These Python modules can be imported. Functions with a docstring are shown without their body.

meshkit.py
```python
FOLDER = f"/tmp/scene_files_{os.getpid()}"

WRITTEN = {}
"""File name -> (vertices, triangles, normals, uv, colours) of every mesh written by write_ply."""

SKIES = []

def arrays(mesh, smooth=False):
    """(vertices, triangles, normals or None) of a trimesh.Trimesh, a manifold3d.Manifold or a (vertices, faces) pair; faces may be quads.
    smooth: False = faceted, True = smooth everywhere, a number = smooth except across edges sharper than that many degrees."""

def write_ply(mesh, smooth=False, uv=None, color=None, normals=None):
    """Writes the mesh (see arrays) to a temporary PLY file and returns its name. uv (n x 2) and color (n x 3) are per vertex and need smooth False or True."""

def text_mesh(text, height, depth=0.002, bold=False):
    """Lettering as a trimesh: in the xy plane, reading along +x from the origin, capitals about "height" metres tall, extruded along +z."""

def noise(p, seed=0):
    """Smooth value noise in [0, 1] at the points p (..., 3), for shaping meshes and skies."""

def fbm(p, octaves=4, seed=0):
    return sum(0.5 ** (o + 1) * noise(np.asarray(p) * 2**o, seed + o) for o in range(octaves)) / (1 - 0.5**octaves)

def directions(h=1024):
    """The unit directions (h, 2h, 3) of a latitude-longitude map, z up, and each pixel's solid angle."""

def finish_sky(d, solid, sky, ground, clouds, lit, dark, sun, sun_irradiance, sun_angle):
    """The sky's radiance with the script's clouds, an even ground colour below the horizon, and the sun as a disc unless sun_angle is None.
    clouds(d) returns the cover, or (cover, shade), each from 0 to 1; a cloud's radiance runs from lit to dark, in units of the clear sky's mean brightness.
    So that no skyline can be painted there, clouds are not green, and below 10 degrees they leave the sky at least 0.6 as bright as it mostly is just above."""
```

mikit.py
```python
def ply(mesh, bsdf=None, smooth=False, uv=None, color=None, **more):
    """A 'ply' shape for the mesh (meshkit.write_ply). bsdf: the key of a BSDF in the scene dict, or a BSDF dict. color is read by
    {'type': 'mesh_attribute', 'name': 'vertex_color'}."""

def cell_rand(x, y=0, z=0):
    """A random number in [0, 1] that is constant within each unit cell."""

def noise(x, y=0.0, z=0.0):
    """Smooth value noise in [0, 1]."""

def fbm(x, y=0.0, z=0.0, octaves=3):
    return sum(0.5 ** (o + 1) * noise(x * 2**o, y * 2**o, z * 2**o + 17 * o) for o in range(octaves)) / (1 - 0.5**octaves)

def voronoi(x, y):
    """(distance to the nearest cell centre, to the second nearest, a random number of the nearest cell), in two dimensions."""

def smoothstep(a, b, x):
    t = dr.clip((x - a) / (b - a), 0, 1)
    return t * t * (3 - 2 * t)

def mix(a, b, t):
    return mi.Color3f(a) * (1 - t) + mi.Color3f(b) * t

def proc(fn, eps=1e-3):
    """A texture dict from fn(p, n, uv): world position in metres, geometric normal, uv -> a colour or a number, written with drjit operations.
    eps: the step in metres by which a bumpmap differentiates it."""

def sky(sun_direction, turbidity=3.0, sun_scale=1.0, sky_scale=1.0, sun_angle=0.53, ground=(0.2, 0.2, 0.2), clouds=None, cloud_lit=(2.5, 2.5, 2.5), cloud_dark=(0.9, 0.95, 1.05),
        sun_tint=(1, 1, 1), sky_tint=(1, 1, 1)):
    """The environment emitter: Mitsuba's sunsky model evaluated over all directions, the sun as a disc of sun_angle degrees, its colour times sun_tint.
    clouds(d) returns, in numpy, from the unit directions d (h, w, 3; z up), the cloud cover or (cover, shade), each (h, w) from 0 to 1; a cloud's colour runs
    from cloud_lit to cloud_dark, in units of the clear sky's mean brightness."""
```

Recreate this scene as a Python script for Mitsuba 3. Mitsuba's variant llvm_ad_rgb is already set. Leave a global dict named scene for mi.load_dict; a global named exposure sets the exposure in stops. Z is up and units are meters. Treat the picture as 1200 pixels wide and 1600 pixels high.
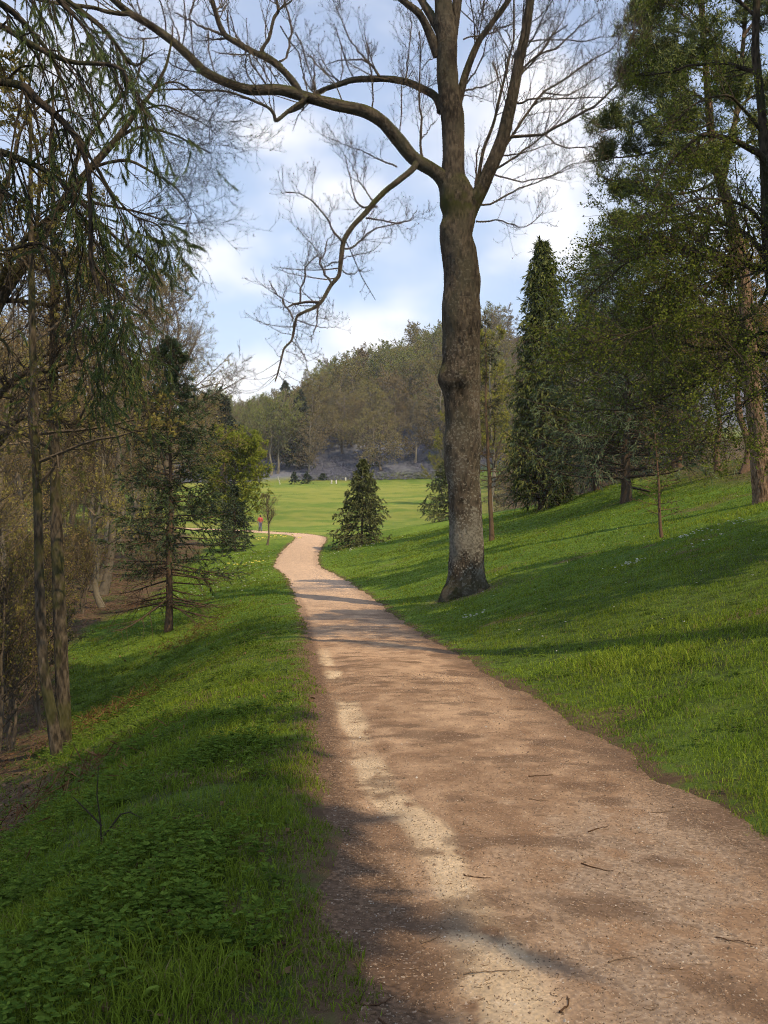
import math, numpy as np, mitsuba as mi, drjit as dr, mikit, meshkit, trimesh, manifold3d as m3
from scipy.interpolate import PchipInterpolator as PCH
from scipy.spatial import cKDTree
T = mi.ScalarTransform4f
scene, labels = {}, {}
# ------------------------------------------------------------------ camera, sky, exposure
scene['camera'] = {'type': 'perspective', 'fov': 53.0, 'fov_axis': 'y', 'near_clip': 0.05, 'far_clip': 3000.0,
                   'to_world': T().look_at(origin=[0, 0, 1.6], target=[0, 10, 1.6], up=[0, 0, 1])}
SUN = np.array([0.48, -0.62, 0.84]); SUN /= np.linalg.norm(SUN)
exposure = 1.3


def clouds(d):
    x, y, z = d[..., 0], np.maximum(d[..., 1], -1), d[..., 2]
    el = np.degrees(np.arcsin(np.clip(z, -1, 1))); az = np.degrees(np.arctan2(x, y))
    # flat cloud layer seen in perspective, broken by noise
    q = np.stack([x / (z + .16), y / (z + .16), 0 * z], -1)
    n = meshkit.fbm(q * 1.9 + 3.1, 5, seed=4)
    m = meshkit.fbm(np.stack([az / 5.0, el / 2.6, 0 * z], -1) + 11.3, 5, seed=9)
    lump = sum(a * np.exp(-((az - a0) / sa) ** 2 - ((el - e0) / se) ** 2) for a0, e0, sa, se, a in
               [(8.5, 20.5, 6, 4.5, .30), (-10, 13.8, 3.2, 2.0, .26), (-5.5, 20.5, 3.5, 1.6, .16), (-3, 17.5, 4, 1.4, .16), (0.5, 8.5, 6, 2.2, .25), (10, 13.5, 3, 1.6, .24),
                (-7.5, 7.5, 3, 1.8, .22), (3, 26, 9, 2, .12), (-6, 11, 3, 2, -.12), (-6, 24, 4, 1.8, -.14), (6, 15.2, 3, 1.2, -.14), (-9, 18, 3, 2, -.10)])
    base = .55 * m + .45 * n + lump + .10 * np.exp(-np.maximum(el, 0) / 7)
    cover = np.clip((base - .47) / .34, 0, 1)
    cover = cover * cover * (3 - 2 * cover)
    haze = .75 * np.exp(-np.maximum(el, 0) / 5.5)
    cover = np.clip(1 - (1 - .88 * cover) * (1 - haze) * .72, 0, 1)
    shade = np.clip((meshkit.fbm(np.stack([az / 4.0, el / 1.6, 0 * z], -1) + 5, 4, seed=2) - .42) * 2.2, 0, 1) * .8
    return cover, shade


scene['sky'] = mikit.sky(SUN.tolist(), turbidity=3.0, sky_scale=2.1, clouds=clouds, cloud_lit=(3.05, 2.98, 3.0), cloud_dark=(2.5, 2.5, 2.62), sun_tint=(1.0, .94, .80), sky_tint=(.80, .97, 1.10), ground=(.08, .09, .05))
# ------------------------------------------------------------------ materials
VC = {'type': 'mesh_attribute', 'name': 'vertex_color'}
def col(*c): return {'type': 'rgb', 'value': list(c)}
def bsdf(name, d): scene[name] = d; return name
bsdf('mat_leaf', {'type': 'principledthin', 'base_color': VC, 'roughness': .55, 'diff_trans': .7, 'spec_tint': 0.0, 'eta': 1.35})
bsdf('mat_grass', {'type': 'principledthin', 'base_color': VC, 'roughness': .5, 'diff_trans': .8, 'eta': 1.35})
bsdf('mat_needle', {'type': 'twosided', 'bsdf': {'type': 'principled', 'base_color': VC, 'roughness': .6, 'specular': .3}})
bsdf('mat_bark', {'type': 'twosided', 'bsdf': {'type': 'principled', 'base_color': VC, 'roughness': .9, 'specular': .2}})
bsdf('mat_litter', {'type': 'twosided', 'bsdf': {'type': 'diffuse', 'reflectance': VC}})


def trunk_color(p, n, uv):
    fur = mikit.fbm(p.x * 24, p.y * 24, p.z * 7, octaves=4)
    big = mikit.fbm(p.x * 3.1 + 7, p.y * 3.1, p.z * 1.3, octaves=4)
    c = mikit.mix((.028, .021, .014), (.140, .112, .078), mikit.smoothstep(.3, .72, fur * .6 + big * .4))
    rid = 1 - dr.abs(2 * mikit.fbm(p.x * 15 + 3, p.y * 15, p.z * 3.2, octaves=3) - 1)
    c = mikit.mix(c, (.028, .02, .013), mikit.smoothstep(.55, .25, rid) * .55)
    c = mikit.mix(c, (.085, .078, .05), mikit.smoothstep(.5, .7, mikit.fbm(p.x * 2, p.y * 2, p.z * .8 + 9, octaves=3)) * .6)
    low = 1 - mikit.smoothstep(1.0, 4.6, p.z)
    lich = mikit.fbm(p.x * 26 + 3 + 1.5 * fur, p.y * 26, p.z * 21 + 1.5 * big, octaves=3)
    patch = mikit.fbm(p.x * 2.2, p.y * 2.2 + 4, p.z * 1.1, octaves=3)
    lm = mikit.smoothstep(.575, .66, lich * .66 + patch * .34 + .085 * low)
    lm = lm * (1 - .55 * mikit.smoothstep(4.5, 9.0, p.z))
    c = mikit.mix(c, (.34, .325, .27), lm * (.30 + .45 * low))
    c = mikit.mix(c, (.20, .185, .145), low * .6 * mikit.smoothstep(.35, .6, patch))
    moss = mikit.smoothstep(.15, .75, n.z) * mikit.smoothstep(.3, .55, mikit.fbm(p.x * 5, p.y * 5, p.z * 5, octaves=3) + .12)
    c = mikit.mix(c, (.085, .095, .02), moss * .8)
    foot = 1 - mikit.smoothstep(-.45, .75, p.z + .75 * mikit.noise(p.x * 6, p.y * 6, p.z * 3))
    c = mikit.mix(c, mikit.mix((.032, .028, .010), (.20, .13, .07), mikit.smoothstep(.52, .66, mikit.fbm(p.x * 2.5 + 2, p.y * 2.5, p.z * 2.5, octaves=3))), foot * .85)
    fork = dr.exp(-dr.square((p.z - 9.35) / .35)) * mikit.smoothstep(.35, .6, mikit.fbm(p.x * 6, p.y * 6, p.z * 4, octaves=3))
    return mikit.mix(c, (.06, .065, .014), fork * .8)


def trunk_bump(p, n, uv):
    r = 1 - dr.abs(2 * mikit.fbm(p.x * 15 + 3, p.y * 15, p.z * 3.2, octaves=3) - 1)
    return .8 * r + mikit.fbm(p.x * 24, p.y * 24, p.z * 7, octaves=4) + .5 * mikit.noise(p.x * 60, p.y * 60, p.z * 34)


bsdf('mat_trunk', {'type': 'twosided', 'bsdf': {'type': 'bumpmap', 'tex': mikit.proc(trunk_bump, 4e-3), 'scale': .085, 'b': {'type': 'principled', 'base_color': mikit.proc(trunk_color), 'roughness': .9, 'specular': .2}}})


def ground_color(p, n, uv):
    sd, wood = uv.x, uv.y
    a = mikit.fbm(p.x * 1.7, p.y * 1.7, octaves=4); b = mikit.fbm(p.x * 9, p.y * 9, 3.0, octaves=3)
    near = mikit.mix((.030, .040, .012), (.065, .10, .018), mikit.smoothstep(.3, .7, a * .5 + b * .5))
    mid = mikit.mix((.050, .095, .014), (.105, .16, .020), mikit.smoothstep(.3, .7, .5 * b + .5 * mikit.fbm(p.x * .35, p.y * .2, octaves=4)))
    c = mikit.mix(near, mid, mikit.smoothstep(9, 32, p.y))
    stripe = mikit.fbm(p.x * .03 + p.y * .012, p.y * .16 - p.x * .02, octaves=4) * .6 + .4 * mikit.fbm(p.x * .5, p.y * .5, octaves=3)
    mead = mikit.mix((.088, .138, .024), (.165, .182, .040), mikit.smoothstep(.33, .66, stripe))
    c = mikit.mix(c, mead, mikit.smoothstep(62, 95, p.y))
    # bare earth at the trodden edge of the path and in a few worn spots
    soil = mikit.mix((.06, .04, .024), (.125, .082, .05), b)
    edge = 1 - mikit.smoothstep(.05, .30, sd + .5 * (b - .5) + .3 * (a - .5))
    c = mikit.mix(c, soil, edge)
    worn = mikit.smoothstep(.70, .80, mikit.fbm(p.x * .8 + 31, p.y * .8, octaves=3))
    ring = dr.exp(-(dr.square(p.x - 2.05) + dr.square(p.y - 25.8)) / .8) * mikit.smoothstep(.25, .6, b + .1)
    c = mikit.mix(c, mikit.mix(soil, (.15, .10, .055), .5), dr.minimum(ring * 1.2, 1))
    bare = mikit.smoothstep(.58, .70, mikit.fbm(p.x * 1.9, p.y * 1.9, 5.0, octaves=3)) * mikit.smoothstep(.4, -.4, p.x - .8 + .1 * p.y)
    c = mikit.mix(c, soil, bare * .8 * (1 - mikit.smoothstep(12, 25, p.y)))
    c = mikit.mix(c, soil, worn * .7 * (1 - mikit.smoothstep(20, 60, p.y)))
    lit = mikit.mix((.035, .025, .016), (.105, .068, .042), mikit.smoothstep(.25, .75, b * .6 + .4 * mikit.noise(p.x * 33, p.y * 33)))
    lit = mikit.mix(lit, (.045, .06, .018), mikit.smoothstep(.5, .68, a) * .6)
    lit = mikit.mix(lit, mikit.mix((.11, .125, .14), (.14, .145, .20), b), mikit.smoothstep(206, 214, p.y) * (1 - mikit.smoothstep(262, 285, p.y)))
    return mikit.mix(c, lit, wood)


bsdf('mat_ground', {'type': 'twosided', 'bsdf': {'type': 'principled', 'base_color': mikit.proc(ground_color), 'roughness': .95, 'specular': .1}})


def path_color(p, n, uv):
    f, y = uv.x, p.y
    g = mikit.noise(p.x * 150, p.y * 150); g2 = mikit.noise(p.x * 62, p.y * 62, 5.0)
    b = mikit.fbm(p.x * 7, p.y * 5, octaves=4); a = mikit.fbm(p.x * 1.6, p.y * 1.1, 2.0, octaves=4)
    tan = mikit.mix((.195, .122, .074), (.375, .255, .162), mikit.smoothstep(.25, .75, b * .55 + .45 * a))
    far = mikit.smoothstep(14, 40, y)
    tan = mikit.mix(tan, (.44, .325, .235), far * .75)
    # grey grit where the gravel is bare in the foreground
    grit = mikit.smoothstep(.47, .62, a * .6 + b * .4 + .03) * (1 - mikit.smoothstep(4.6, 7.5, y)) * mikit.smoothstep(.25, .5, f)
    c = mikit.mix(tan, mikit.mix((.13, .10, .075), (.28, .23, .18), g2), grit * .6)
    # pale washed sand along the left wheel line, broken up
    line = .125 + .13 * (1 - mikit.smoothstep(4.2, 7.2, y)) - .04 * mikit.smoothstep(8, 13, y)
    w = .040 + .035 * (1 - mikit.smoothstep(3.6, 4.6, y)) + .02 * mikit.noise(y * .9, 3.0)
    brk = mikit.smoothstep(.36, .54, mikit.noise(y * 1.3 + 2.0, 9.0) * .6 + .4 * a + .34 * (1 - mikit.smoothstep(5.0, 7.5, y)))
    sand = brk * (1 - mikit.smoothstep(.55, 1.5, dr.abs(f - line + .10 * (a - .5)) / w)) * mikit.smoothstep(.24, .42, b + .08) * (1 - mikit.smoothstep(13, 19, y))
    c = mikit.mix(c, mikit.mix((.38, .285, .18), (.58, .46, .31), b), sand * .85)
    # dark needle and leaf litter along both margins; wider near left, shade painted in
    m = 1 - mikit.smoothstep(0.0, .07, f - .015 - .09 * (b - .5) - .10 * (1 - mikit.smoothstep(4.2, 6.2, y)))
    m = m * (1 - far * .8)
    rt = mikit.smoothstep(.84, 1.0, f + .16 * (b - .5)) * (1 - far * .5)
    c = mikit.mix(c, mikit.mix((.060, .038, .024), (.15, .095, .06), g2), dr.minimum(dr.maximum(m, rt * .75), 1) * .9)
    blot = mikit.smoothstep(.54, .70, mikit.fbm(p.x * 2.3 + 9, p.y * 3.3, 8.0, octaves=4)) * (1 - far)
    c = mikit.mix(c, (.115, .073, .047), blot * .7)
    c = c * (.68 + .45 * g * .5 + .45 * g2 * .5)
    spk = mikit.smoothstep(.86, .93, mikit.noise(p.x * 95 + 5, p.y * 95)) * (1 - mikit.smoothstep(6, 14, y))
    return mikit.mix(c, (.55, .46, .36), spk * .4)


def path_bump(p, n, uv):
    k = 1 - mikit.smoothstep(8, 20, p.y)
    return (mikit.noise(p.x * 62, p.y * 62, 5.0) + .6 * mikit.noise(p.x * 150, p.y * 150)) * k + 1.6 * mikit.fbm(p.x * 11, p.y * 11, octaves=3)


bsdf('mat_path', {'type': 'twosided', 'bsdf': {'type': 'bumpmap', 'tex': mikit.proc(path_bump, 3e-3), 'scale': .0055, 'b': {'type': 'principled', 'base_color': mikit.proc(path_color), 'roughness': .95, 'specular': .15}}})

def bark_bump(p, n, uv): return mikit.fbm(p.x * 30, p.y * 30, p.z * 8, octaves=4)
for nm, dark, pale, moss in (('mat_bark_near', (.030, .024, .016), (.115, .090, .060), (.060, .062, .016)), ('mat_bark_pine', (.085, .05, .028), (.30, .20, .125), (.16, .12, .08)), ('mat_bark_dark', (.022, .017, .012), (.075, .058, .04), (.03, .035, .012))):
    def tone(p, n, uv, dark=dark, pale=pale, moss=moss):
        c = mikit.mix(dark, pale, mikit.smoothstep(.28, .74, mikit.fbm(p.x * 30, p.y * 30, p.z * 8, octaves=4)))
        return mikit.mix(c, moss, .65 * mikit.smoothstep(.48, .62, mikit.fbm(p.x * 4, p.y * 4, p.z * 2.2, octaves=4)))
    bsdf(nm, {'type': 'twosided', 'bsdf': {'type': 'bumpmap', 'tex': mikit.proc(bark_bump, 4e-3), 'scale': .05, 'b': {'type': 'principled', 'base_color': mikit.proc(tone), 'roughness': .9, 'specular': .2}}})
# ------------------------------------------------------------------ helpers
def label(key, text=None, cat=None, group=None, kind=None):
    labels[key] = {k: v for k, v in (('label', text), ('category', cat), ('group', group), ('kind', kind)) if v}


def nrm(v): return v / np.maximum(np.linalg.norm(v, axis=-1, keepdims=True), 1e-9)


def sstep(a, b, x):
    t = np.clip((np.asarray(x, float) - a) / (b - a), 0, 1)
    return t * t * (3 - 2 * t)


class Soup:
    """Triangles with a colour per vertex, gathered into one mesh."""
    def __init__(s): s.v, s.f, s.c, s.n = [], [], [], 0
    def add(s, v, f, c):
        v = np.asarray(v, float).reshape(-1, 3)
        if not len(v): return s
        s.v.append(v); s.f.append(np.asarray(f) + s.n); s.n += len(v)
        s.c.append(np.broadcast_to(c, (len(v), 3)))
        return s
    def ply(s, mat, smooth=False):
        return mikit.ply((np.vstack(s.v), np.vstack(s.f)), mat, smooth=smooth, color=np.clip(np.vstack(s.c), 0, 1))


def tubes(P, R, sides=3):
    """Tubes along polylines P (N, n, 3) of radii R (N, n)."""
    N, n, _ = P.shape
    t = np.gradient(P, axis=1); t = nrm(t)
    ref = np.where(np.abs(nrm(P[:, -1:] - P[:, :1])[..., 2:]) < .85, [0, 0, 1.0], [1.0, 0, 0])
    a = nrm(np.cross(t, ref)); b = np.cross(t, a)
    ang = np.arange(sides) * 2 * np.pi / sides
    v = P[:, :, None] + R[:, :, None, None] * (np.cos(ang)[:, None] * a[:, :, None] + np.sin(ang)[:, None] * b[:, :, None])
    i, j = np.meshgrid(np.arange(n - 1), np.arange(sides), indexing='ij')
    q = np.stack([i * sides + j, i * sides + (j + 1) % sides, (i + 1) * sides + (j + 1) % sides, (i + 1) * sides + j], -1).reshape(-1, 4)
    f = np.vstack([q[:, [0, 1, 2]], q[:, [0, 2, 3]]])
    return v.reshape(-1, 3), (f[None] + (np.arange(N) * n * sides)[:, None, None]).reshape(-1, 3)


def spline(pts, n=None, per=4):
    """Catmull-Rom through (x, y, z, r) rows."""
    p = np.asarray(pts, float); m = len(p)
    n = n or (m - 1) * per + 1
    s = np.r_[0, np.cumsum(np.sqrt(np.linalg.norm(np.diff(p[:, :3], axis=0), axis=1)) + 1e-6)]
    u = np.linspace(0, s[-1], n)
    return np.stack([PCH(s, p[:, k])(u) for k in range(4)], 1)


def sweep(pts, sides=8, per=4, rough=0.0, seed=0, cap=True):
    q = spline(pts, per=per)
    P, R = q[:, :3], q[:, 3]
    t = nrm(np.gradient(P, axis=0)); a = np.zeros_like(P)
    x = np.cross(t[0], [0.3, 1, 0.1]); x /= np.linalg.norm(x)
    for i in range(len(P)):
        x = x - t[i] * (x @ t[i]); x /= np.linalg.norm(x); a[i] = x
    b = np.cross(t, a)
    ang = np.arange(sides) * 2 * np.pi / sides
    dirs = np.cos(ang)[None, :, None] * a[:, None] + np.sin(ang)[None, :, None] * b[:, None]
    v = P[:, None] + R[:, None, None] * dirs
    if rough:
        d = meshkit.fbm(v * [3.2, 3.2, 1.5] + seed, 3, seed=seed) - .5
        v = v + dirs * (d * rough * R[:, None])[..., None]
    n = len(P)
    i, j = np.meshgrid(np.arange(n - 1), np.arange(sides), indexing='ij')
    qd = np.stack([i * sides + j, i * sides + (j + 1) % sides, (i + 1) * sides + (j + 1) % sides, (i + 1) * sides + j], -1).reshape(-1, 4)
    f = np.vstack([qd[:, [0, 1, 2]], qd[:, [0, 2, 3]]])
    v = np.vstack([v.reshape(-1, 3), P[-1:] + t[-1:] * R[-1]])
    f = np.vstack([f, [[(n - 1) * sides + k, (n - 1) * sides + (k + 1) % sides, n * sides] for k in range(sides)]])
    return v, f, q


def cards(rng, base, d, L, W, side=None):
    """Kite-shaped leaves: base (N, 3), direction d, length L, width W."""
    N = len(base); d = nrm(d)
    s = nrm(np.cross(d, rng.normal(size=(N, 3)) if side is None else side))
    L = np.broadcast_to(L, (N,))[:, None]; W = np.broadcast_to(W, (N,))[:, None]
    mid = base + d * L * .42
    v = np.stack([base, mid + s * W / 2, base + d * L, mid - s * W / 2], 1)
    f = np.array([[0, 1, 2], [0, 2, 3]])[None] + (np.arange(N) * 4)[:, None, None]
    return v.reshape(-1, 3), f.reshape(-1, 3)


def tint(rng, N, c0, c1, rep, var=.18):
    """A colour per piece between c0 and c1, repeated for its vertices."""
    t = rng.random((N, 1)); c = np.asarray(c0) * (1 - t) + np.asarray(c1) * t
    c = c * (1 + var * rng.normal(size=(N, 1)))
    return np.repeat(np.clip(c, .004, .9), rep, axis=0)


def kids(rng, P, R, M, t0=.25, t1=1.0, ang=(35, 65), ratio=.5, seg=4, wob=.15, up=.1, rr=.55, rmin=.004, flat=0.0, lens=None, tpow=1.0):
    """M child branches on each polyline of P."""
    N, n, _ = P.shape
    L0 = np.linalg.norm(np.diff(P, axis=1), axis=2).sum(1)
    idx = np.repeat(np.arange(N), M); K = len(idx)
    t = t0 + (t1 - t0) * rng.random(K) ** tpow
    f = t * (n - 1); i = np.minimum(f.astype(int), n - 2); a = (f - i)[:, None]
    base = P[idx, i] * (1 - a) + P[idx, i + 1] * a
    tg = nrm(P[idx, i + 1] - P[idx, i])
    perp = rng.normal(size=(K, 3)); perp[:, 2] *= 1 - flat
    perp = nrm(perp - tg * (perp * tg).sum(1, keepdims=True))
    th = np.radians(rng.uniform(ang[0], ang[1], K))[:, None]
    d = np.cos(th) * tg + np.sin(th) * perp
    d[:, 2] += up; d = nrm(d)
    L = L0[idx] * ratio * (1.15 - .7 * t) * rng.uniform(.6, 1.25, K) if lens is None else lens(t, idx) * rng.uniform(.75, 1.2, K)
    r0 = np.maximum((R[idx, i] * (1 - a[:, 0]) + R[idx, i + 1] * a[:, 0]) * rr, rmin)
    pts = [base]
    for k in range(seg):
        d = d + wob * rng.normal(size=(K, 3)); d[:, 2] += up * .5; d = nrm(d)
        pts.append(pts[-1] + d * (L / seg)[:, None])
    P2 = np.stack(pts, 1)
    R2 = r0[:, None] * np.linspace(1, .35, seg + 1)[None]
    return P2, np.maximum(R2, rmin * .5)


def along(rng, P, k, t0=.2):
    """k random points on each polyline: positions and tangents."""
    N, n, _ = P.shape
    idx = np.repeat(np.arange(N), k); t = (t0 + (1 - t0) * rng.random(len(idx))) * (n - 1)
    i = np.minimum(t.astype(int), n - 2); a = (t - i)[:, None]
    return P[idx, i] * (1 - a) + P[idx, i + 1] * a, nrm(P[idx, i + 1] - P[idx, i])

# ------------------------------------------------------------------ terrain
PY = [-30, -5, 0, 3.4, 5.1, 6.5, 9.7, 12.6, 17.7, 25.9, 34, 43.7, 52, 60, 68, 80, 92, 103, 115, 125, 132]
XC = PCH(PY, [1.9, 1.25, 1.05, .92, .81, .70, .46, .22, -.22, -.97, -1.9, -3.1, -4.4, -4.9, -5.05, -5.7, -7.6, -10.8, -16, -25, -36])
HW = PCH(PY, [1.05, 1.05, 1.04, 1.02, 1.04, 1.04, 1.05, 1.05, 1.05, 1.05, 1.04, 1.04, 1.05, 1.04, 1.05, 1.1, 1.15, 1.2, 1.3, 1.3, 1.3])
ZC = PCH([-30, 0, 3, 5.1, 6.5, 9.7, 12.6, 17.7, 25.9, 34, 44, 52, 60, 68, 80, 100, 120, 140], [.3, 0, -.03, -.07, -.13, -.27, -.42, -.66, -.95, -1.0, -1.11, -1.12, -.80, -.45, -.41, -.45, -.58, -.6])
KR = PCH([-30, 0, 45, 60, 75, 100, 130], [.27, .29, .30, .22, .16, .07, .03])
GL = PCH([-30, 0, 20, 26, 32, 40, 60, 90, 120], [1, 1, 1, .8, .58, .42, .3, .12, .05])
DL = PCH([-1, 0, .6, 1.5, 2.4, 3.5, 5, 7, 12, 30, 400], [0, 0, .06, .3, .75, 1.3, 1.9, 2.4, 3.2, 4.4, 8])
UW = PCH([-10, 5, 7.5, 9, 12, 14, 20, 33, 40, 55, 70, 90, 110], [2.4, 2.4, 2.4, 2.45, 3, 3.5, 4.7, 7.0, 5.6, 5.3, 5.8, 9, 14])
_py = np.linspace(-20, 132, 1500)
_pc = np.stack([XC(_py), _py], 1)
_tree = cKDTree(_pc)


def edge_dist(x, y):
    """Metres outside the path's edge (negative on the path)."""
    d, i = _tree.query(np.stack([np.ravel(x), np.ravel(y)], 1))
    return (d - HW(_py[i])).reshape(np.shape(x))


def H0(x, y):
    x, y = np.asarray(x, float), np.asarray(y, float)
    yc = np.clip(y, -29, 131); ye = np.minimum(yc, 88)
    xc, hw = XC(ye), HW(ye)
    sR, sL = x - xc - hw, xc - hw - x
    s = np.clip(sR, 0, None); s = np.where(s > 16, 16 + (s - 16) * .55, s)
    s = s - .5 * (1 - np.exp(-s / .5))
    near = ZC(yc) + KR(yc) * np.maximum(s, 0) - GL(yc) * DL(np.clip(sL, 0, 399))
    yy = y
    rise = .086 * np.maximum(yy - 118, 0) * sstep(112, 150, yy)
    f = .075 + .165 * sstep(-42, 20, x) + .05 * sstep(18, 60, x)
    hill = f * np.clip(yy - 212, 0, 130) + .03 * np.maximum(yy - 342, 0)
    right = .16 * np.maximum(x - 14, 0) * np.exp(-np.maximum(x - 14, 0) / 300)
    far = ZC(100) + rise + hill + right - .02 * np.maximum(-x - 20, 0) + .02 * np.maximum(x, 0)
    w = sstep(84, 124, y)
    return near * (1 - w) + far * w


def H(x, y):
    x, y = np.asarray(x, float), np.asarray(y, float)
    p = np.stack([x, y, 0 * x], -1)
    sd = edge_dist(x, y)
    out = sstep(0, 1.2, sd)
    z = H0(x, y) + .10 * (meshkit.fbm(p * .9, 3, seed=3) - .5) * out + .35 * (meshkit.fbm(p * .16, 3, seed=5) - .5) * sstep(.5, 6, sd) * (1 - .85 * sstep(195, 212, y))
    sdn = sd + .30 * (meshkit.fbm(p * 1.6, 3, seed=8) - .5)
    return z + .035 * sstep(.0, .2, sdn) - .07 * sstep(.06, -.1, sdn)


def grid_axis(parts):
    out = [parts[0][0]]
    for a, b, d0, d1 in parts:
        while out[-1] < b - 1e-6:
            t = (out[-1] - a) / (b - a); out.append(min(b, out[-1] + d0 + (d1 - d0) * t))
    return np.array(out)


gx = grid_axis([(-420, -60, 18, 4), (-60, -9, 3, .3), (-9, -4.5, .28, .10), (-4.5, 4.5, .125, .125), (4.5, 12, .10, .3), (12, 60, .35, 3), (60, 420, 4, 18)])
gy = grid_axis([(-40, 0, 3, .4), (0, 2.4, .3, .09), (2.4, 12, .11, .17), (12, 60, .18, .8), (60, 140, .6, 1.2), (140, 420, 1.5, 6), (420, 800, 8, 30)])
GX, GY = np.meshgrid(gx, gy)
GZ = H(GX, GY)
nx, ny = len(gx), len(gy)
i, j = np.meshgrid(np.arange(ny - 1), np.arange(nx - 1), indexing='ij')
quads = np.stack([i * nx + j, i * nx + j + 1, (i + 1) * nx + j + 1, (i + 1) * nx + j], -1).reshape(-1, 4)


def wood_mask(x, y):
    p = np.stack([x, y, 0 * x], -1)
    ye = np.clip(y, -10, 88)
    sL = XC(ye) - HW(ye) - x - UW(np.clip(y, -9, 109)) + 1.4 * (meshkit.fbm(p * .7, 3, seed=12) - .5)
    left = sstep(-.25, .35, sL) * (1 - sstep(100, 118, y))
    hill = sstep(214, 222, y + 8 * (meshkit.fbm(p * .06, 2, seed=1) - .5))
    rt = sstep(10.5, 13, x - .02 * (y - 38) ** 2 * .1 + 2 * (meshkit.fbm(p * .5, 3, seed=2) - .5)) * sstep(29, 35, y) * (1 - sstep(90, 110, y)) * .8
    rt2 = sstep(.08, .13, x / np.maximum(y, 1)) * sstep(60, 75, y) * (1 - sstep(205, 215, y))
    return np.clip(np.maximum.reduce([left, hill, rt, rt2]), 0, 1)


uvg = np.stack([np.clip(edge_dist(GX, GY), -2, 50).ravel(), wood_mask(GX, GY).ravel()], 1)
scene['ground'] = mikit.ply((np.stack([GX, GY, GZ], -1).reshape(-1, 3), quads), 'mat_ground', smooth=True, uv=uvg)
label('ground', 'grassy hillside, bank and mown meadow on both sides of the path', kind='structure')

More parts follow.
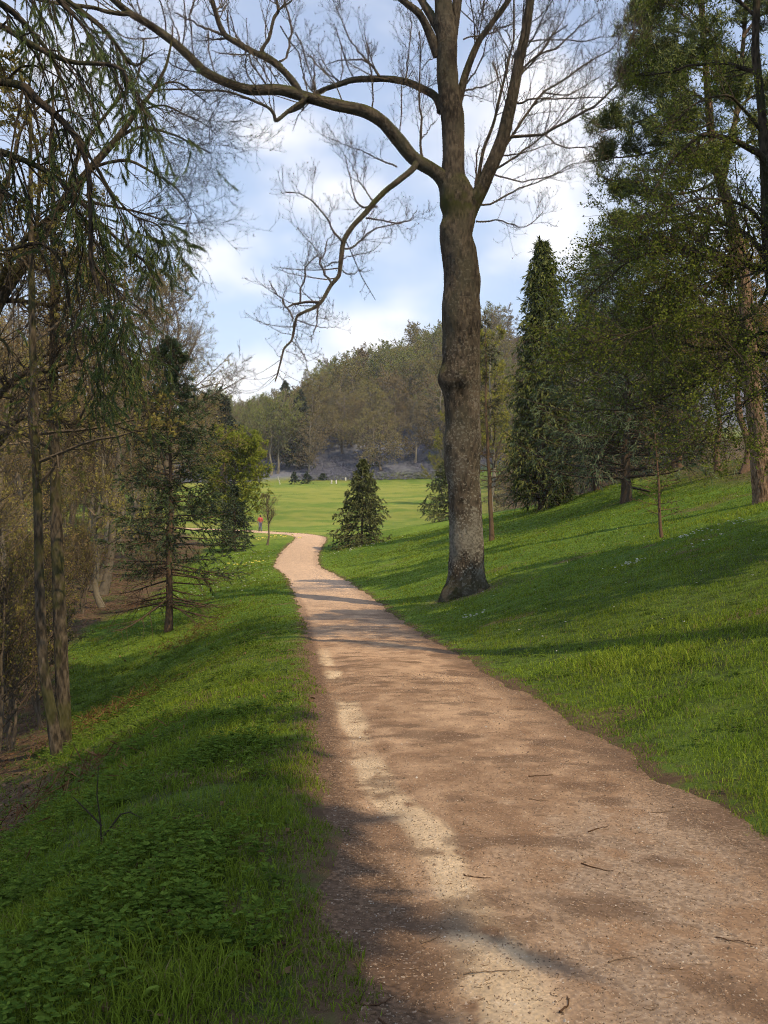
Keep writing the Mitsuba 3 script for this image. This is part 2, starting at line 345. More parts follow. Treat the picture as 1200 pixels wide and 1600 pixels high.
# path: its own sheet, slightly crowned, rough surface
pl = grid_axis([(-4, 2.6, .5, .08), (2.6, 14, .06, .12), (14, 60, .14, .5), (60, 131, .5, .6)])
tang = nrm(np.stack([XC.derivative()(pl), np.ones_like(pl)], 1)); nor = np.stack([tang[:, 1], -tang[:, 0]], 1)
lat = np.linspace(-1, 1, 57)
wid = HW(pl) + .34
PX = XC(pl)[:, None] + nor[:, :1] * lat * wid[:, None]; PYY = pl[:, None] + nor[:, 1:] * lat * wid[:, None]
pp = np.stack([PX, PYY, 0 * PX], -1)
PZ = H0(XC(pl), pl)[:, None] * .5 + H0(PX, PYY) * .5 + .018 * (1 - lat ** 2) + .035 * (meshkit.fbm(pp * 1.5, 3, seed=21) - .5) + .014 * (meshkit.fbm(pp * 7, 3, seed=22) - .5)
PZ -= .02 * np.exp(-((lat * .5 + .5 - .2) / .08) ** 2)[None]
i, j = np.meshgrid(np.arange(len(pl) - 1), np.arange(len(lat) - 1), indexing='ij'); m = len(lat)
pq = np.stack([i * m + j, i * m + j + 1, (i + 1) * m + j + 1, (i + 1) * m + j], -1).reshape(-1, 4)
fr = ((lat * wid[:, None]) / HW(pl)[:, None]) * .5 + .5
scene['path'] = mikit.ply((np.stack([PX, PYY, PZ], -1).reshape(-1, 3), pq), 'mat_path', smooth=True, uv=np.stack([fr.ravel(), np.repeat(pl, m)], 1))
label('path', 'reddish tan gravel path winding down through the park', kind='structure')
_pt = cKDTree(np.stack([PX.ravel(), PYY.ravel()], 1))
def path_z(x, y): return PZ.ravel()[_pt.query(np.stack([np.ravel(x), np.ravel(y)], 1))[1]]

# ------------------------------------------------------------------ main tree
MAIN_TRUNK=[(2.059,26.0,-0.831,0.7132),(2.059,26.0,-0.588,0.6322),(2.091,26.0,-0.264,0.5349),(2.091,26.0,0.06,0.4782),(2.091,26.0,0.627,0.4377),(2.075,26.0,1.276,0.4296),(2.026,26.0,2.248,0.4133),(1.978,26.0,2.978,0.4539),(1.978,26.0,3.221,0.462),(2.01,26.0,3.869,0.4377),(1.945,26.0,4.518,0.4458),(1.929,26.0,4.939,0.5106),(1.961,26.0,5.328,0.4782),(1.978,26.0,5.814,0.4782),(1.961,26.0,6.463,0.4539),(1.978,26.0,7.435,0.4539),(1.913,26.0,8.084,0.4539),(1.832,26.0,8.619,0.4214),(1.897,26.0,9.056,0.4214),(1.88,26.0,9.462,0.4701),(1.799,26.0,9.834,0.4052),(1.751,26.0,10.159,0.308),(1.751,26.0,10.92,0.2804),(1.718,26.0,11.731,0.2918),(1.653,26.0,12.136,0.2756),(1.589,26.0,12.947,0.2594),(1.572,26.0,13.757,0.2756),(1.507,26.0,14.405,0.2269),(1.475,26.0,15.216,0.1945),(1.459,26.0,16.513,0.1621),(1.426,26.0,17.809,0.1135),(1.459,26.0,19.106,0.0648)]
MAIN_LIMBS={
 'leader2':[(1.702,26.0,13.595,0.1459),(1.822,26.1,14.292,0.1261),(1.927,26.2,15.157,0.1062),(2.099,26.3,16.521,0.0861),(2.304,26.4,18.059,0.0658)],
 'right':[(2.059,26.0,8.862,0.2026),(2.214,25.93,9.293,0.1951),(2.353,25.85,9.561,0.1855),(2.587,25.77,10.036,0.175),(2.916,25.7,10.813,0.1638),(3.115,25.62,11.585,0.1522),(3.234,25.55,12.113,0.1402),(3.335,25.48,12.718,0.1278),(3.5,25.4,13.477,0.1152),(3.6,25.32,14.231,0.1023),(3.715,25.25,15.138,0.0893),(3.924,25.18,16.51,0.076),(4.162,25.1,17.874,0.0626)],
 'mid':[(1.891,26.15,12.034,0.106),(2.081,26.28,12.774,0.0993),(2.19,26.41,13.127,0.0926),(2.35,26.54,13.548,0.0858),(2.495,26.68,13.873,0.079),(2.808,26.81,14.351,0.0721),(3.275,26.94,15.035,0.0651),(3.746,27.07,15.944,0.058),(4.239,27.2,17.031,0.0509)],
 'tl1':[(1.362,26.0,13.141,0.1216),(1.097,25.88,13.782,0.1065),(0.883,25.76,14.095,0.0915),(0.448,25.64,14.388,0.0767),(0.0,25.52,14.726,0.062),(-0.554,25.4,15.218,0.0475)],
 'tl2':[(1.426,26.0,13.757,0.1297),(1.176,26.2,14.308,0.1103),(0.955,26.4,14.767,0.0905),(0.746,26.6,15.364,0.0705),(0.468,26.8,16.47,0.0501)],
 'arch':[(1.451,26.15,11.789,0.1141),(1.327,26.29,12.219,0.1065),(0.988,26.42,12.488,0.0988),(0.546,26.55,12.725,0.0911),(-0.116,26.69,12.865,0.0832),(-0.786,26.82,12.889,0.0753),(-1.227,26.96,12.811,0.0672),(-1.689,27.09,12.698,0.0591),(-2.037,27.23,12.499,0.0509),(-2.286,27.36,12.348,0.0427),(-2.572,27.5,12.298,0.0343)],
 'big':[(1.572,26.0,9.786,0.1864),(1.404,25.88,10.072,0.1796),(0.755,25.77,10.468,0.1729),(0.32,25.65,10.94,0.1662),(-0.111,25.54,11.359,0.1596),(-0.523,25.42,11.537,0.1531),(-0.947,25.31,11.586,0.1466),(-1.445,25.19,11.651,0.1401),(-1.891,25.07,11.73,0.1337),(-2.598,24.96,11.869,0.1273),(-3.206,24.84,11.806,0.121),(-3.746,24.73,11.928,0.1148),(-4.296,24.61,12.156,0.1086),(-4.658,24.49,12.473,0.1025),(-5.016,24.38,12.771,0.0964),(-5.567,24.26,13.127,0.0904),(-5.992,24.15,13.342,0.0844),(-6.293,24.03,13.556,0.0785),(-6.71,23.92,13.975,0.0726),(-7.271,23.8,14.361,0.0668)],
 'bigside':[(-5.98,24.1,13.319,0.0571),(-6.127,24.03,13.255,0.0531),(-6.422,23.96,13.265,0.0491),(-6.776,23.89,13.334,0.0451),(-7.126,23.81,13.344,0.0411),(-7.327,23.74,13.323,0.0372),(-7.822,23.67,13.377,0.0333),(-8.387,23.6,13.488,0.0294)],
 'up':[(-1.851,24.95,11.602,0.0933),(-1.979,24.99,11.696,0.0892),(-2.185,25.03,12.04,0.0851),(-2.485,25.07,12.401,0.081),(-2.818,25.11,12.669,0.0769),(-3.246,25.15,12.891,0.0727),(-3.613,25.2,13.114,0.0685),(-3.902,25.24,13.321,0.0644),(-4.066,25.28,13.64,0.0602),(-4.183,25.32,14.038,0.056),(-4.269,25.36,14.248,0.0517),(-4.402,25.4,14.743,0.0475)],
 'upside':[(-3.904,25.25,13.328,0.0346),(-4.17,25.24,13.417,0.0308),(-4.404,25.23,13.476,0.0271),(-4.638,25.22,13.597,0.0233),(-4.872,25.21,13.733,0.0195),(-5.153,25.2,13.854,0.0157)],
 'kink':[(-2.504,25.1,12.491,0.0516),(-2.744,25.15,12.701,0.0492),(-3.001,25.2,12.912,0.0467),(-2.928,25.25,13.092,0.0443),(-2.839,25.3,13.256,0.0418),(-2.718,25.35,13.785,0.0393),(-2.613,25.4,14.015,0.0368),(-2.666,25.45,14.293,0.0343),(-2.734,25.5,14.795,0.0318)],
 'kinkside':[(-2.603,25.3,13.966,0.0284),(-2.435,25.37,14.125,0.0242),(-2.267,25.43,14.285,0.0201),(-1.987,25.5,14.541,0.0159)],
 'arcup':[(-2.566,25.1,12.601,0.0313),(-2.448,25.17,12.695,0.0296),(-2.361,25.24,12.899,0.0279),(-2.32,25.31,13.168,0.0262),(-2.295,25.39,13.549,0.0244),(-2.365,25.46,13.964,0.0227),(-2.483,25.53,14.332,0.0209),(-2.554,25.6,14.687,0.0192)],
 'stub':[(-1.901,25.0,11.684,0.0701),(-1.974,24.93,11.577,0.057),(-2.293,24.85,11.316,0.0502),(-2.611,24.78,11.04,0.0447),(-2.65,24.71,11.166,0.0399),(-2.765,24.64,11.292,0.0356),(-3.047,24.56,11.401,0.0317),(-3.329,24.49,11.494,0.028),(-3.882,24.42,11.617,0.0245),(-4.629,24.35,11.617,0.0212),(-5.19,24.27,11.588,0.0181),(-5.507,24.2,11.467,0.0151)],
 'droop':[(0.801,25.7,10.348,0.0801),(0.767,25.64,10.231,0.0769),(0.431,25.58,9.907,0.0737),(0.048,25.51,9.585,0.0704),(-0.222,25.45,9.296,0.0673),(-0.475,25.39,8.977,0.0641),(-0.821,25.33,8.58,0.0609),(-1.008,25.27,8.2,0.0578),(-1.053,25.2,7.807,0.0546),(-1.097,25.14,7.415,0.0515),(-1.298,25.08,7.135,0.0484),(-1.435,25.02,6.872,0.0453),(-1.54,24.96,6.688,0.0422),(-1.692,24.9,6.551,0.0392),(-1.935,24.83,6.43,0.0361),(-2.1,24.77,6.31,0.0331),(-2.157,24.71,6.037,0.0301),(-2.213,24.65,5.734,0.0271),(-2.391,24.59,5.509,0.0241),(-2.462,24.52,5.208,0.0211),(-2.532,24.46,4.909,0.0182),(-2.586,24.4,4.703,0.0152)],
 'd1':[(-1.537,24.9,6.676,0.0342),(-1.876,24.87,6.685,0.03),(-2.121,24.83,6.647,0.0258),(-2.35,24.8,6.532,0.0216),(-2.455,24.77,6.726,0.0175),(-2.621,24.73,6.92,0.0134),(-2.756,24.7,7.144,0.0092)],
 'd2':[(-2.35,24.8,6.532,0.0216),(-2.223,24.77,6.34,0.0185),(-2.174,24.73,6.149,0.0154),(-2.202,24.7,5.912,0.0123)],
 'd3':[(-1.577,24.8,6.579,0.0247),(-1.591,24.77,6.481,0.0209),(-1.605,24.75,6.183,0.017),(-1.711,24.73,5.931,0.0131),(-1.74,24.7,5.681,0.0092)],
 'd4':[(-1.005,25.2,8.214,0.0283),(-1.254,25.14,8.496,0.0245),(-1.517,25.08,8.918,0.0206),(-1.778,25.02,9.196,0.0168),(-2.179,24.96,9.365,0.0131),(-2.468,24.9,9.331,0.0093)],
 'd5':[(-0.159,25.5,9.183,0.0286),(-0.555,25.43,9.163,0.0254),(-0.712,25.37,9.302,0.0221),(-0.804,25.3,9.628,0.0189),(-0.865,25.23,9.969,0.0157),(-0.957,25.17,10.324,0.0126),(-1.033,25.1,10.488,0.0094)],
 'd6':[(-0.443,25.4,8.868,0.0238),(-0.159,25.5,8.865,0.0203),(0.271,25.6,8.814,0.0168),(0.657,25.7,8.922,0.0132),(0.82,25.8,9.16,0.0097)],
 'd7':[(-0.958,25.2,8.057,0.0251),(-0.741,25.28,8.157,0.0226),(-0.459,25.37,8.4,0.02),(-0.222,25.45,8.613,0.0175),(0.159,25.53,8.732,0.0149),(0.431,25.62,8.819,0.0122),(0.545,25.7,8.906,0.0096)],
 'd8':[(-1.017,25.1,7.515,0.0188),(-0.787,25.23,7.436,0.0152),(-0.633,25.37,7.546,0.0116),(-0.445,25.5,7.673,0.0079)],
 'd9':[(-1.294,25.0,7.195,0.0265),(-1.483,25.04,7.501,0.0231),(-1.579,25.08,7.698,0.0197),(-1.441,25.12,7.927,0.0163),(-1.365,25.16,8.282,0.0129),(-1.257,25.2,8.418,0.0094)],
 'd10':[(-1.078,25.05,7.722,0.0187),(-1.28,25.03,7.655,0.0166),(-1.466,25.02,7.573,0.0146),(-1.574,25.0,7.647,0.0125)],
 'd11':[(-2.025,24.8,6.656,0.0232),(-2.006,24.75,6.923,0.0212),(-1.925,24.7,7.144,0.0192),(-1.906,24.65,7.44,0.0173),(-1.779,24.6,7.612,0.0153),(-1.576,24.55,7.722,0.0134),(-1.65,24.5,7.939,0.0115),(-1.86,24.45,8.124,0.0095),(-2.069,24.4,8.369,0.0076)],
 'd12':[(-0.238,25.5,9.295,0.0207),(-0.398,25.56,9.488,0.0182),(-0.479,25.62,9.65,0.0157),(-0.64,25.68,9.925,0.0131),(-0.77,25.74,10.233,0.0106),(-0.949,25.8,10.527,0.008)],
 'd13':[(0.32,25.7,10.236,0.0208),(0.0,25.82,10.421,0.0184),(-0.404,25.94,10.656,0.0158),(-0.65,26.06,10.812,0.0133),(-0.963,26.18,10.952,0.0108),(-1.312,26.3,11.143,0.0082)],
 'd14':[(-2.2,24.5,5.709,0.0153),(-2.09,24.47,5.566,0.0127),(-1.95,24.43,5.408,0.0102),(-1.825,24.4,5.175,0.0076)],
 'd15':[(-2.079,24.7,6.22,0.0154),(-1.886,24.8,6.161,0.0129),(-1.552,24.9,6.086,0.0103),(-1.247,25.0,6.089,0.0078)],
 'd16':[(-1.017,25.1,7.797,0.0156),(-0.788,25.27,7.901,0.0131),(-0.396,25.43,8.022,0.0106),(-0.08,25.6,8.303,0.008)],
 'v1':[(0.965,25.8,10.479,0.0354),(0.936,25.87,10.713,0.0323),(0.922,25.94,11.11,0.0291),(0.973,26.01,11.542,0.0259),(0.894,26.09,12.057,0.0228),(0.913,26.16,12.689,0.0196),(0.932,26.23,13.422,0.0164),(0.902,26.3,13.897,0.0131)],
 'v2':[(0.541,26.3,12.602,0.023),(0.593,26.4,13.121,0.0181),(0.677,26.5,13.826,0.0132),(0.697,26.6,14.535,0.0083)],
 'v3':[(0.369,25.7,10.989,0.016),(0.419,25.83,11.424,0.0134),(0.437,25.97,12.123,0.0108),(0.456,26.1,12.828,0.0081)],
 'v4':[(-0.302,25.5,11.584,0.0191),(-0.269,25.4,11.893,0.0162),(-0.3,25.3,12.326,0.0134),(-0.393,25.2,12.755,0.0106),(-0.501,25.1,13.18,0.0078)],
 'v5':[(0.949,25.8,10.977,0.0209),(1.092,25.75,11.152,0.0153),(1.282,25.7,11.374,0.0096)],
 'v6':[(-0.116,26.5,12.834,0.033),(-0.415,26.6,13.242,0.0274),(-0.782,26.7,13.369,0.0216),(-1.17,26.8,13.379,0.0159),(-1.543,26.9,13.306,0.0101)],
 'v7':[(-0.415,26.6,13.242,0.0265),(-0.665,26.68,13.574,0.022),(-0.917,26.75,13.941,0.0175),(-1.087,26.82,14.394,0.013),(-1.258,26.9,14.849,0.0084)],
 'v8':[(-1.714,25.0,11.731,0.0218),(-1.701,25.03,12.369,0.0172),(-1.719,25.07,12.696,0.0125),(-1.909,25.1,13.023,0.0078)],
 'v9':[(-2.849,24.7,11.902,0.0246),(-3.058,24.77,12.227,0.0205),(-3.207,24.85,12.445,0.0163),(-3.294,24.93,12.944,0.012),(-3.351,25.0,13.601,0.0078)],
 'v10':[(-4.833,24.3,12.69,0.0212),(-4.898,24.4,13.009,0.0167),(-5.071,24.5,13.361,0.0122),(-5.184,24.6,13.869,0.0077)],
 'v11':[(-5.566,24.0,12.912,0.0224),(-5.648,23.97,12.836,0.0179),(-5.73,23.93,12.85,0.0134),(-5.707,23.9,12.894,0.0089)],
 'p1':[(2.341,25.9,9.738,0.0484),(2.418,25.86,10.274,0.0455),(2.511,25.82,10.727,0.0425),(2.636,25.78,11.051,0.0395),(2.76,25.74,11.389,0.0366),(2.884,25.7,11.934,0.0336),(3.024,25.66,12.494,0.0307),(3.147,25.62,13.02,0.0278),(3.237,25.58,13.481,0.0249),(3.232,25.54,14.338,0.022),(3.275,25.5,14.954,0.0191)],
 'p2':[(2.284,25.8,9.675,0.0257),(2.31,25.73,10.103,0.0214),(2.336,25.67,10.641,0.0171),(2.362,25.6,10.777,0.0128)],
 'r1':[(2.976,25.8,10.704,0.0386),(3.052,25.9,10.836,0.0353),(3.485,26.0,11.488,0.032),(3.808,26.1,11.949,0.0287),(4.051,26.2,12.299,0.0253),(4.607,26.3,12.651,0.0219),(5.3,26.4,13.203,0.0185),(5.948,26.5,13.594,0.0151),(6.169,26.6,14.038,0.0116)],
 'r2':[(3.056,25.8,10.994,0.045),(3.251,25.69,10.985,0.0413),(3.875,25.58,10.992,0.0376),(4.239,25.47,11.142,0.0339),(4.821,25.36,11.401,0.0302),(5.32,25.24,11.688,0.0266),(5.641,25.13,12.051,0.023),(5.834,25.02,12.489,0.0194),(5.886,24.91,12.813,0.0159),(5.968,24.8,13.119,0.0124)],
 'r3':[(2.777,25.9,10.223,0.0323),(2.907,26.05,10.354,0.0287),(3.316,26.2,10.633,0.025),(3.729,26.35,10.997,0.0214),(4.262,26.5,11.43,0.0176),(4.752,26.65,12.017,0.0138),(5.096,26.8,12.46,0.01)],
 'r4':[(3.384,25.6,12.485,0.0351),(3.447,25.72,12.631,0.031),(3.849,25.83,13.067,0.0268),(4.4,25.95,13.345,0.0226),(4.729,26.07,13.707,0.0184),(5.06,26.18,14.006,0.0141),(5.542,26.3,14.438,0.0098)],
 'r5':[(3.529,25.5,13.301,0.0238),(3.631,25.32,13.218,0.0208),(4.263,25.14,13.167,0.0179),(4.933,24.96,13.053,0.0149),(5.33,24.78,13.063,0.0121),(5.659,24.6,12.995,0.0092)],
 'r6':[(3.253,25.7,11.902,0.032),(3.429,25.58,11.776,0.0282),(3.636,25.47,11.841,0.0243),(4.22,25.35,11.794,0.0205),(4.877,25.23,11.763,0.0168),(5.324,25.12,11.747,0.013),(5.58,25.0,11.606,0.0094)],
 'r7':[(2.68,25.9,10.11,0.0242),(2.889,25.74,10.025,0.0209),(3.429,25.58,9.845,0.0175),(4.152,25.42,9.92,0.0143),(4.661,25.26,10.167,0.011),(4.882,25.1,10.144,0.0078)],
 'r8':[(2.431,26.0,9.381,0.0292),(2.608,26.15,9.425,0.0258),(3.132,26.3,9.7,0.0224),(3.496,26.45,9.944,0.019),(3.963,26.6,10.141,0.0155),(4.686,26.75,10.472,0.012),(4.947,26.9,10.69,0.0084)],
 'r9':[(2.334,26.0,8.959,0.0243),(2.521,26.08,8.966,0.0217),(2.806,26.17,9.039,0.019),(3.191,26.25,8.964,0.0164),(3.53,26.33,8.889,0.0137),(3.87,26.42,9.094,0.011),(4.097,26.5,9.332,0.0083)],
 'r10':[(3.288,25.6,12.373,0.0287),(3.717,25.93,12.914,0.0242),(4.255,26.25,13.71,0.0196),(4.639,26.57,14.357,0.0149),(4.863,26.9,15.016,0.0101)],
 'r11':[(3.431,25.6,13.011,0.0319),(3.712,25.33,13.366,0.0253),(3.907,25.07,13.711,0.0188),(4.051,24.8,14.124,0.0124)],
 'r12':[(4.02,26.0,12.217,0.0227),(4.565,26.15,12.197,0.0192),(5.001,26.3,12.422,0.0156),(5.442,26.45,12.731,0.012),(5.887,26.6,13.126,0.0083)],
 'r13':[(3.974,25.5,10.996,0.0223),(4.276,25.4,10.705,0.0186),(4.653,25.3,10.559,0.015),(5.027,25.2,10.555,0.0114),(5.242,25.1,10.676,0.0078)],
 'r14':[(2.895,25.8,10.527,0.0225),(3.413,26.07,10.701,0.0179),(4.022,26.33,10.958,0.0131),(4.478,26.6,11.185,0.0083)],
 'm1':[(2.033,26.3,12.504,0.0262),(2.362,26.12,12.871,0.022),(2.508,25.95,13.167,0.0178),(2.571,25.77,13.411,0.0137),(2.681,25.6,13.65,0.0096)],
 'm2':[(2.074,26.2,12.348,0.0245),(2.478,26.5,12.554,0.0193),(2.924,26.8,12.878,0.0139),(3.261,27.1,13.224,0.0084)],
 'm3':[(2.025,26.2,12.217,0.0163),(2.387,26.4,12.265,0.0123),(2.786,26.6,12.213,0.0083)],
 'm4':[(2.018,26.1,13.609,0.0195),(2.469,26.4,13.862,0.0159),(2.913,26.7,14.084,0.0122),(3.198,27.0,14.561,0.0084)],
 'q1':[(0.931,26.2,12.299,0.018),(1.1,25.95,12.31,0.0138),(1.314,25.7,12.415,0.0096)],
 'q2':[(0.947,26.2,12.871,0.0163),(1.132,25.95,13.006,0.0121),(1.314,25.7,13.008,0.008)],
}

HANG={
 'h1':[(-7.0,11.0,7.84,0.048),(-5.85,11.03,7.52,0.0436),(-4.83,11.07,7.29,0.0391),(-4.15,11.1,7.1,0.0346),(-3.96,11.13,6.96,0.0301),(-3.8,11.17,6.79,0.0255),(-3.65,11.2,6.6,0.0209),(-3.55,11.23,6.38,0.0163),(-3.48,11.27,6.19,0.0117),(-3.44,11.3,6.0,0.007)],
 'h2':[(-7.0,11.0,6.26,0.0549),(-5.81,10.97,6.32,0.0522),(-4.77,10.94,6.25,0.0495),(-4.08,10.91,6.17,0.0469),(-3.83,10.87,6.11,0.0442),(-3.64,10.84,5.93,0.0416),(-3.48,10.81,5.8,0.039),(-3.29,10.78,5.61,0.0364),(-3.18,10.75,5.43,0.0339),(-3.09,10.72,5.19,0.0313),(-3.06,10.68,4.93,0.0287),(-3.04,10.65,4.61,0.0262),(-3.03,10.62,4.2,0.0237),(-2.96,10.59,3.96,0.0212),(-2.87,10.56,3.72,0.0187),(-2.77,10.53,3.57,0.0162),(-2.68,10.49,3.4,0.0138),(-2.6,10.46,3.2,0.0113),(-2.54,10.43,3.03,0.0089),(-2.52,10.4,2.9,0.0065)],
 'h3':[(-7.5,11.8,5.79,0.0552),(-6.22,11.75,5.88,0.0506),(-5.1,11.69,5.79,0.0461),(-4.35,11.64,5.68,0.0415),(-4.12,11.58,5.59,0.0371),(-3.87,11.53,5.47,0.0327),(-3.63,11.47,5.31,0.0283),(-3.41,11.42,5.09,0.0239),(-3.19,11.36,4.86,0.0196),(-2.89,11.31,4.56,0.0154),(-2.63,11.25,4.34,0.0112),(-2.51,11.2,4.15,0.007)],
 'h4':[(-6.68,10.5,7.23,0.0393),(-4.87,10.42,6.86,0.0353),(-3.87,10.34,6.5,0.0314),(-3.46,10.27,6.24,0.0275),(-3.07,10.19,6.06,0.0237),(-2.75,10.11,6.01,0.02),(-2.56,10.03,5.92,0.0163),(-2.45,9.96,5.7,0.0126),(-2.33,9.88,5.49,0.009),(-2.26,9.8,5.38,0.0055)],
 'h5':[(-7.31,11.5,8.98,0.0502),(-5.4,11.54,8.22,0.0442),(-4.04,11.59,7.67,0.0382),(-3.55,11.63,7.36,0.0321),(-3.18,11.67,7.08,0.026),(-3.02,11.71,6.89,0.0198),(-2.86,11.76,6.71,0.0136),(-2.69,11.8,6.86,0.0074)],
 'h6':[(-7.63,12.0,5.12,0.0449),(-6.32,11.93,5.39,0.0384),(-5.18,11.87,5.52,0.0321),(-4.63,11.8,5.39,0.0257),(-4.24,11.73,5.18,0.0195),(-4.04,11.67,4.98,0.0133),(-3.91,11.6,4.78,0.0072)],
 'h7':[(-3.48,11.0,5.15,0.0171),(-3.32,11.08,4.85,0.0153),(-3.27,11.17,4.52,0.0135),(-3.37,11.25,4.12,0.0116),(-3.32,11.33,3.72,0.0097),(-3.2,11.42,3.45,0.0077),(-3.19,11.5,3.11,0.0057)],
 'h8':[(-3.06,10.7,4.27,0.0147),(-2.92,10.65,4.06,0.0123),(-2.74,10.6,3.88,0.0099),(-2.53,10.55,3.7,0.0076),(-2.39,10.5,3.63,0.0052)],
 'h9':[(-3.19,10.8,5.44,0.0162),(-3.06,10.92,5.28,0.0142),(-2.93,11.04,5.04,0.0121),(-2.68,11.16,4.8,0.01),(-2.5,11.28,4.76,0.0079),(-2.43,11.4,4.64,0.0057)],
 'h10':[(-7.12,11.2,4.04,0.0279),(-5.61,11.24,4.54,0.0248),(-4.22,11.29,4.48,0.0217),(-3.81,11.33,4.57,0.0186),(-3.54,11.37,4.29,0.0154),(-3.49,11.41,3.88,0.0122),(-3.43,11.46,3.39,0.009),(-3.33,11.5,3.18,0.0057)],
 'h11':[(-6.8,10.7,8.94,0.04),(-4.67,10.7,8.0,0.0345),(-3.6,10.7,7.34,0.0289),(-3.4,10.7,6.94,0.0233),(-3.2,10.7,6.74,0.0178),(-3.0,10.7,6.47,0.0122),(-2.84,10.7,6.2,0.0067)],
}
LOWT={
 'l1':[(-6.08,15.0,2.91,0.0655),(-5.77,14.93,3.14,0.0602),(-5.56,14.85,3.29,0.0551),(-5.39,14.78,3.44,0.0499),(-5.22,14.71,3.55,0.0449),(-4.97,14.64,3.61,0.0398),(-4.74,14.56,3.6,0.0348),(-4.56,14.49,3.68,0.0299),(-4.43,14.42,3.7,0.025),(-4.2,14.35,3.64,0.0202),(-3.92,14.27,3.58,0.0154),(-3.72,14.2,3.48,0.0106)],
 'l2':[(-6.27,15.2,1.98,0.0569),(-5.96,15.3,2.36,0.0536),(-5.69,15.4,2.75,0.0502),(-5.62,15.5,2.91,0.0468),(-5.53,15.6,3.02,0.0434),(-5.38,15.7,3.09,0.0399),(-5.28,15.8,3.11,0.0364),(-5.11,15.9,3.07,0.0328),(-4.99,16.0,3.04,0.0292),(-4.9,16.1,2.92,0.0255),(-4.87,16.2,2.93,0.0218),(-4.57,16.3,3.07,0.018),(-4.29,16.4,2.98,0.0142),(-3.96,16.5,2.85,0.0103)],
 'l3':[(-4.96,15.9,3.03,0.0159),(-4.61,15.9,2.91,0.0134),(-4.46,15.9,2.84,0.0109),(-4.36,15.9,2.69,0.0084),(-4.34,15.9,2.49,0.0059)],
 'l4':[(-5.89,15.0,4.03,0.0468),(-5.64,15.07,4.7,0.0407),(-5.38,15.13,4.71,0.0346),(-5.12,15.2,4.68,0.0284),(-4.85,15.27,4.63,0.0222),(-4.68,15.33,4.54,0.0159),(-4.59,15.4,4.5,0.0096)],
 'l5':[(-5.77,14.7,3.8,0.0275),(-5.47,14.62,4.06,0.0228),(-5.31,14.55,3.91,0.0181),(-5.05,14.47,3.63,0.0135),(-4.89,14.4,3.59,0.009)],
 'l6':[(-5.78,14.6,3.6,0.0546),(-5.41,14.47,4.85,0.0474),(-5.14,14.33,5.22,0.0402),(-4.9,14.2,5.45,0.0332),(-4.6,14.07,5.63,0.0263),(-4.28,13.93,5.79,0.0195),(-4.06,13.8,5.83,0.0129)],
 'l7':[(-4.95,15.0,5.71,0.0224),(-4.76,15.27,5.55,0.0184),(-4.79,15.53,5.28,0.0142),(-4.93,15.8,5.05,0.0099)],
 'l8':[(-6.14,15.4,3.62,0.048),(-5.92,15.57,5.68,0.0429),(-5.84,15.73,6.5,0.0376),(-5.73,15.9,7.05,0.0322),(-5.71,16.07,7.51,0.0267),(-5.36,16.23,8.08,0.0211),(-5.11,16.4,8.25,0.0153)],
 'l9':[(-4.63,15.0,6.18,0.0374),(-4.55,15.2,6.81,0.0322),(-4.32,15.4,7.36,0.0269),(-3.99,15.6,7.92,0.0214),(-3.79,15.8,8.3,0.0158),(-3.74,16.0,8.98,0.01)],
 'l10':[(-4.3,15.0,6.6,0.0281),(-3.78,14.8,6.67,0.0224),(-3.28,14.6,6.42,0.0168),(-2.87,14.4,6.09,0.0114),(-2.66,14.2,5.72,0.0062)],
 'l11':[(-3.93,15.0,7.02,0.0243),(-3.51,15.22,7.3,0.0199),(-3.18,15.45,7.28,0.0154),(-2.83,15.68,7.17,0.0107),(-2.68,15.9,7.15,0.0059)],
 'l12':[(-3.65,15.0,7.4,0.0187),(-3.24,14.85,7.48,0.0153),(-2.84,14.7,7.28,0.0119),(-2.54,14.55,7.09,0.0086),(-2.35,14.4,6.88,0.0054)],
 'l13':[(-3.37,15.0,7.77,0.0168),(-3.05,15.27,7.98,0.0133),(-2.81,15.53,7.89,0.0097),(-2.66,15.8,7.85,0.0059)],
 'l14':[(-5.19,15.0,5.34,0.0374),(-4.97,14.75,5.92,0.0299),(-4.88,14.5,6.57,0.0226),(-4.93,14.25,7.11,0.0155),(-4.8,14.0,7.71,0.0087)],
 'l15':[(-4.63,15.0,6.18,0.0243),(-4.2,15.3,6.18,0.02),(-3.79,15.6,6.17,0.0156),(-3.37,15.9,6.11,0.0109),(-3.13,16.2,6.14,0.0061)],
}
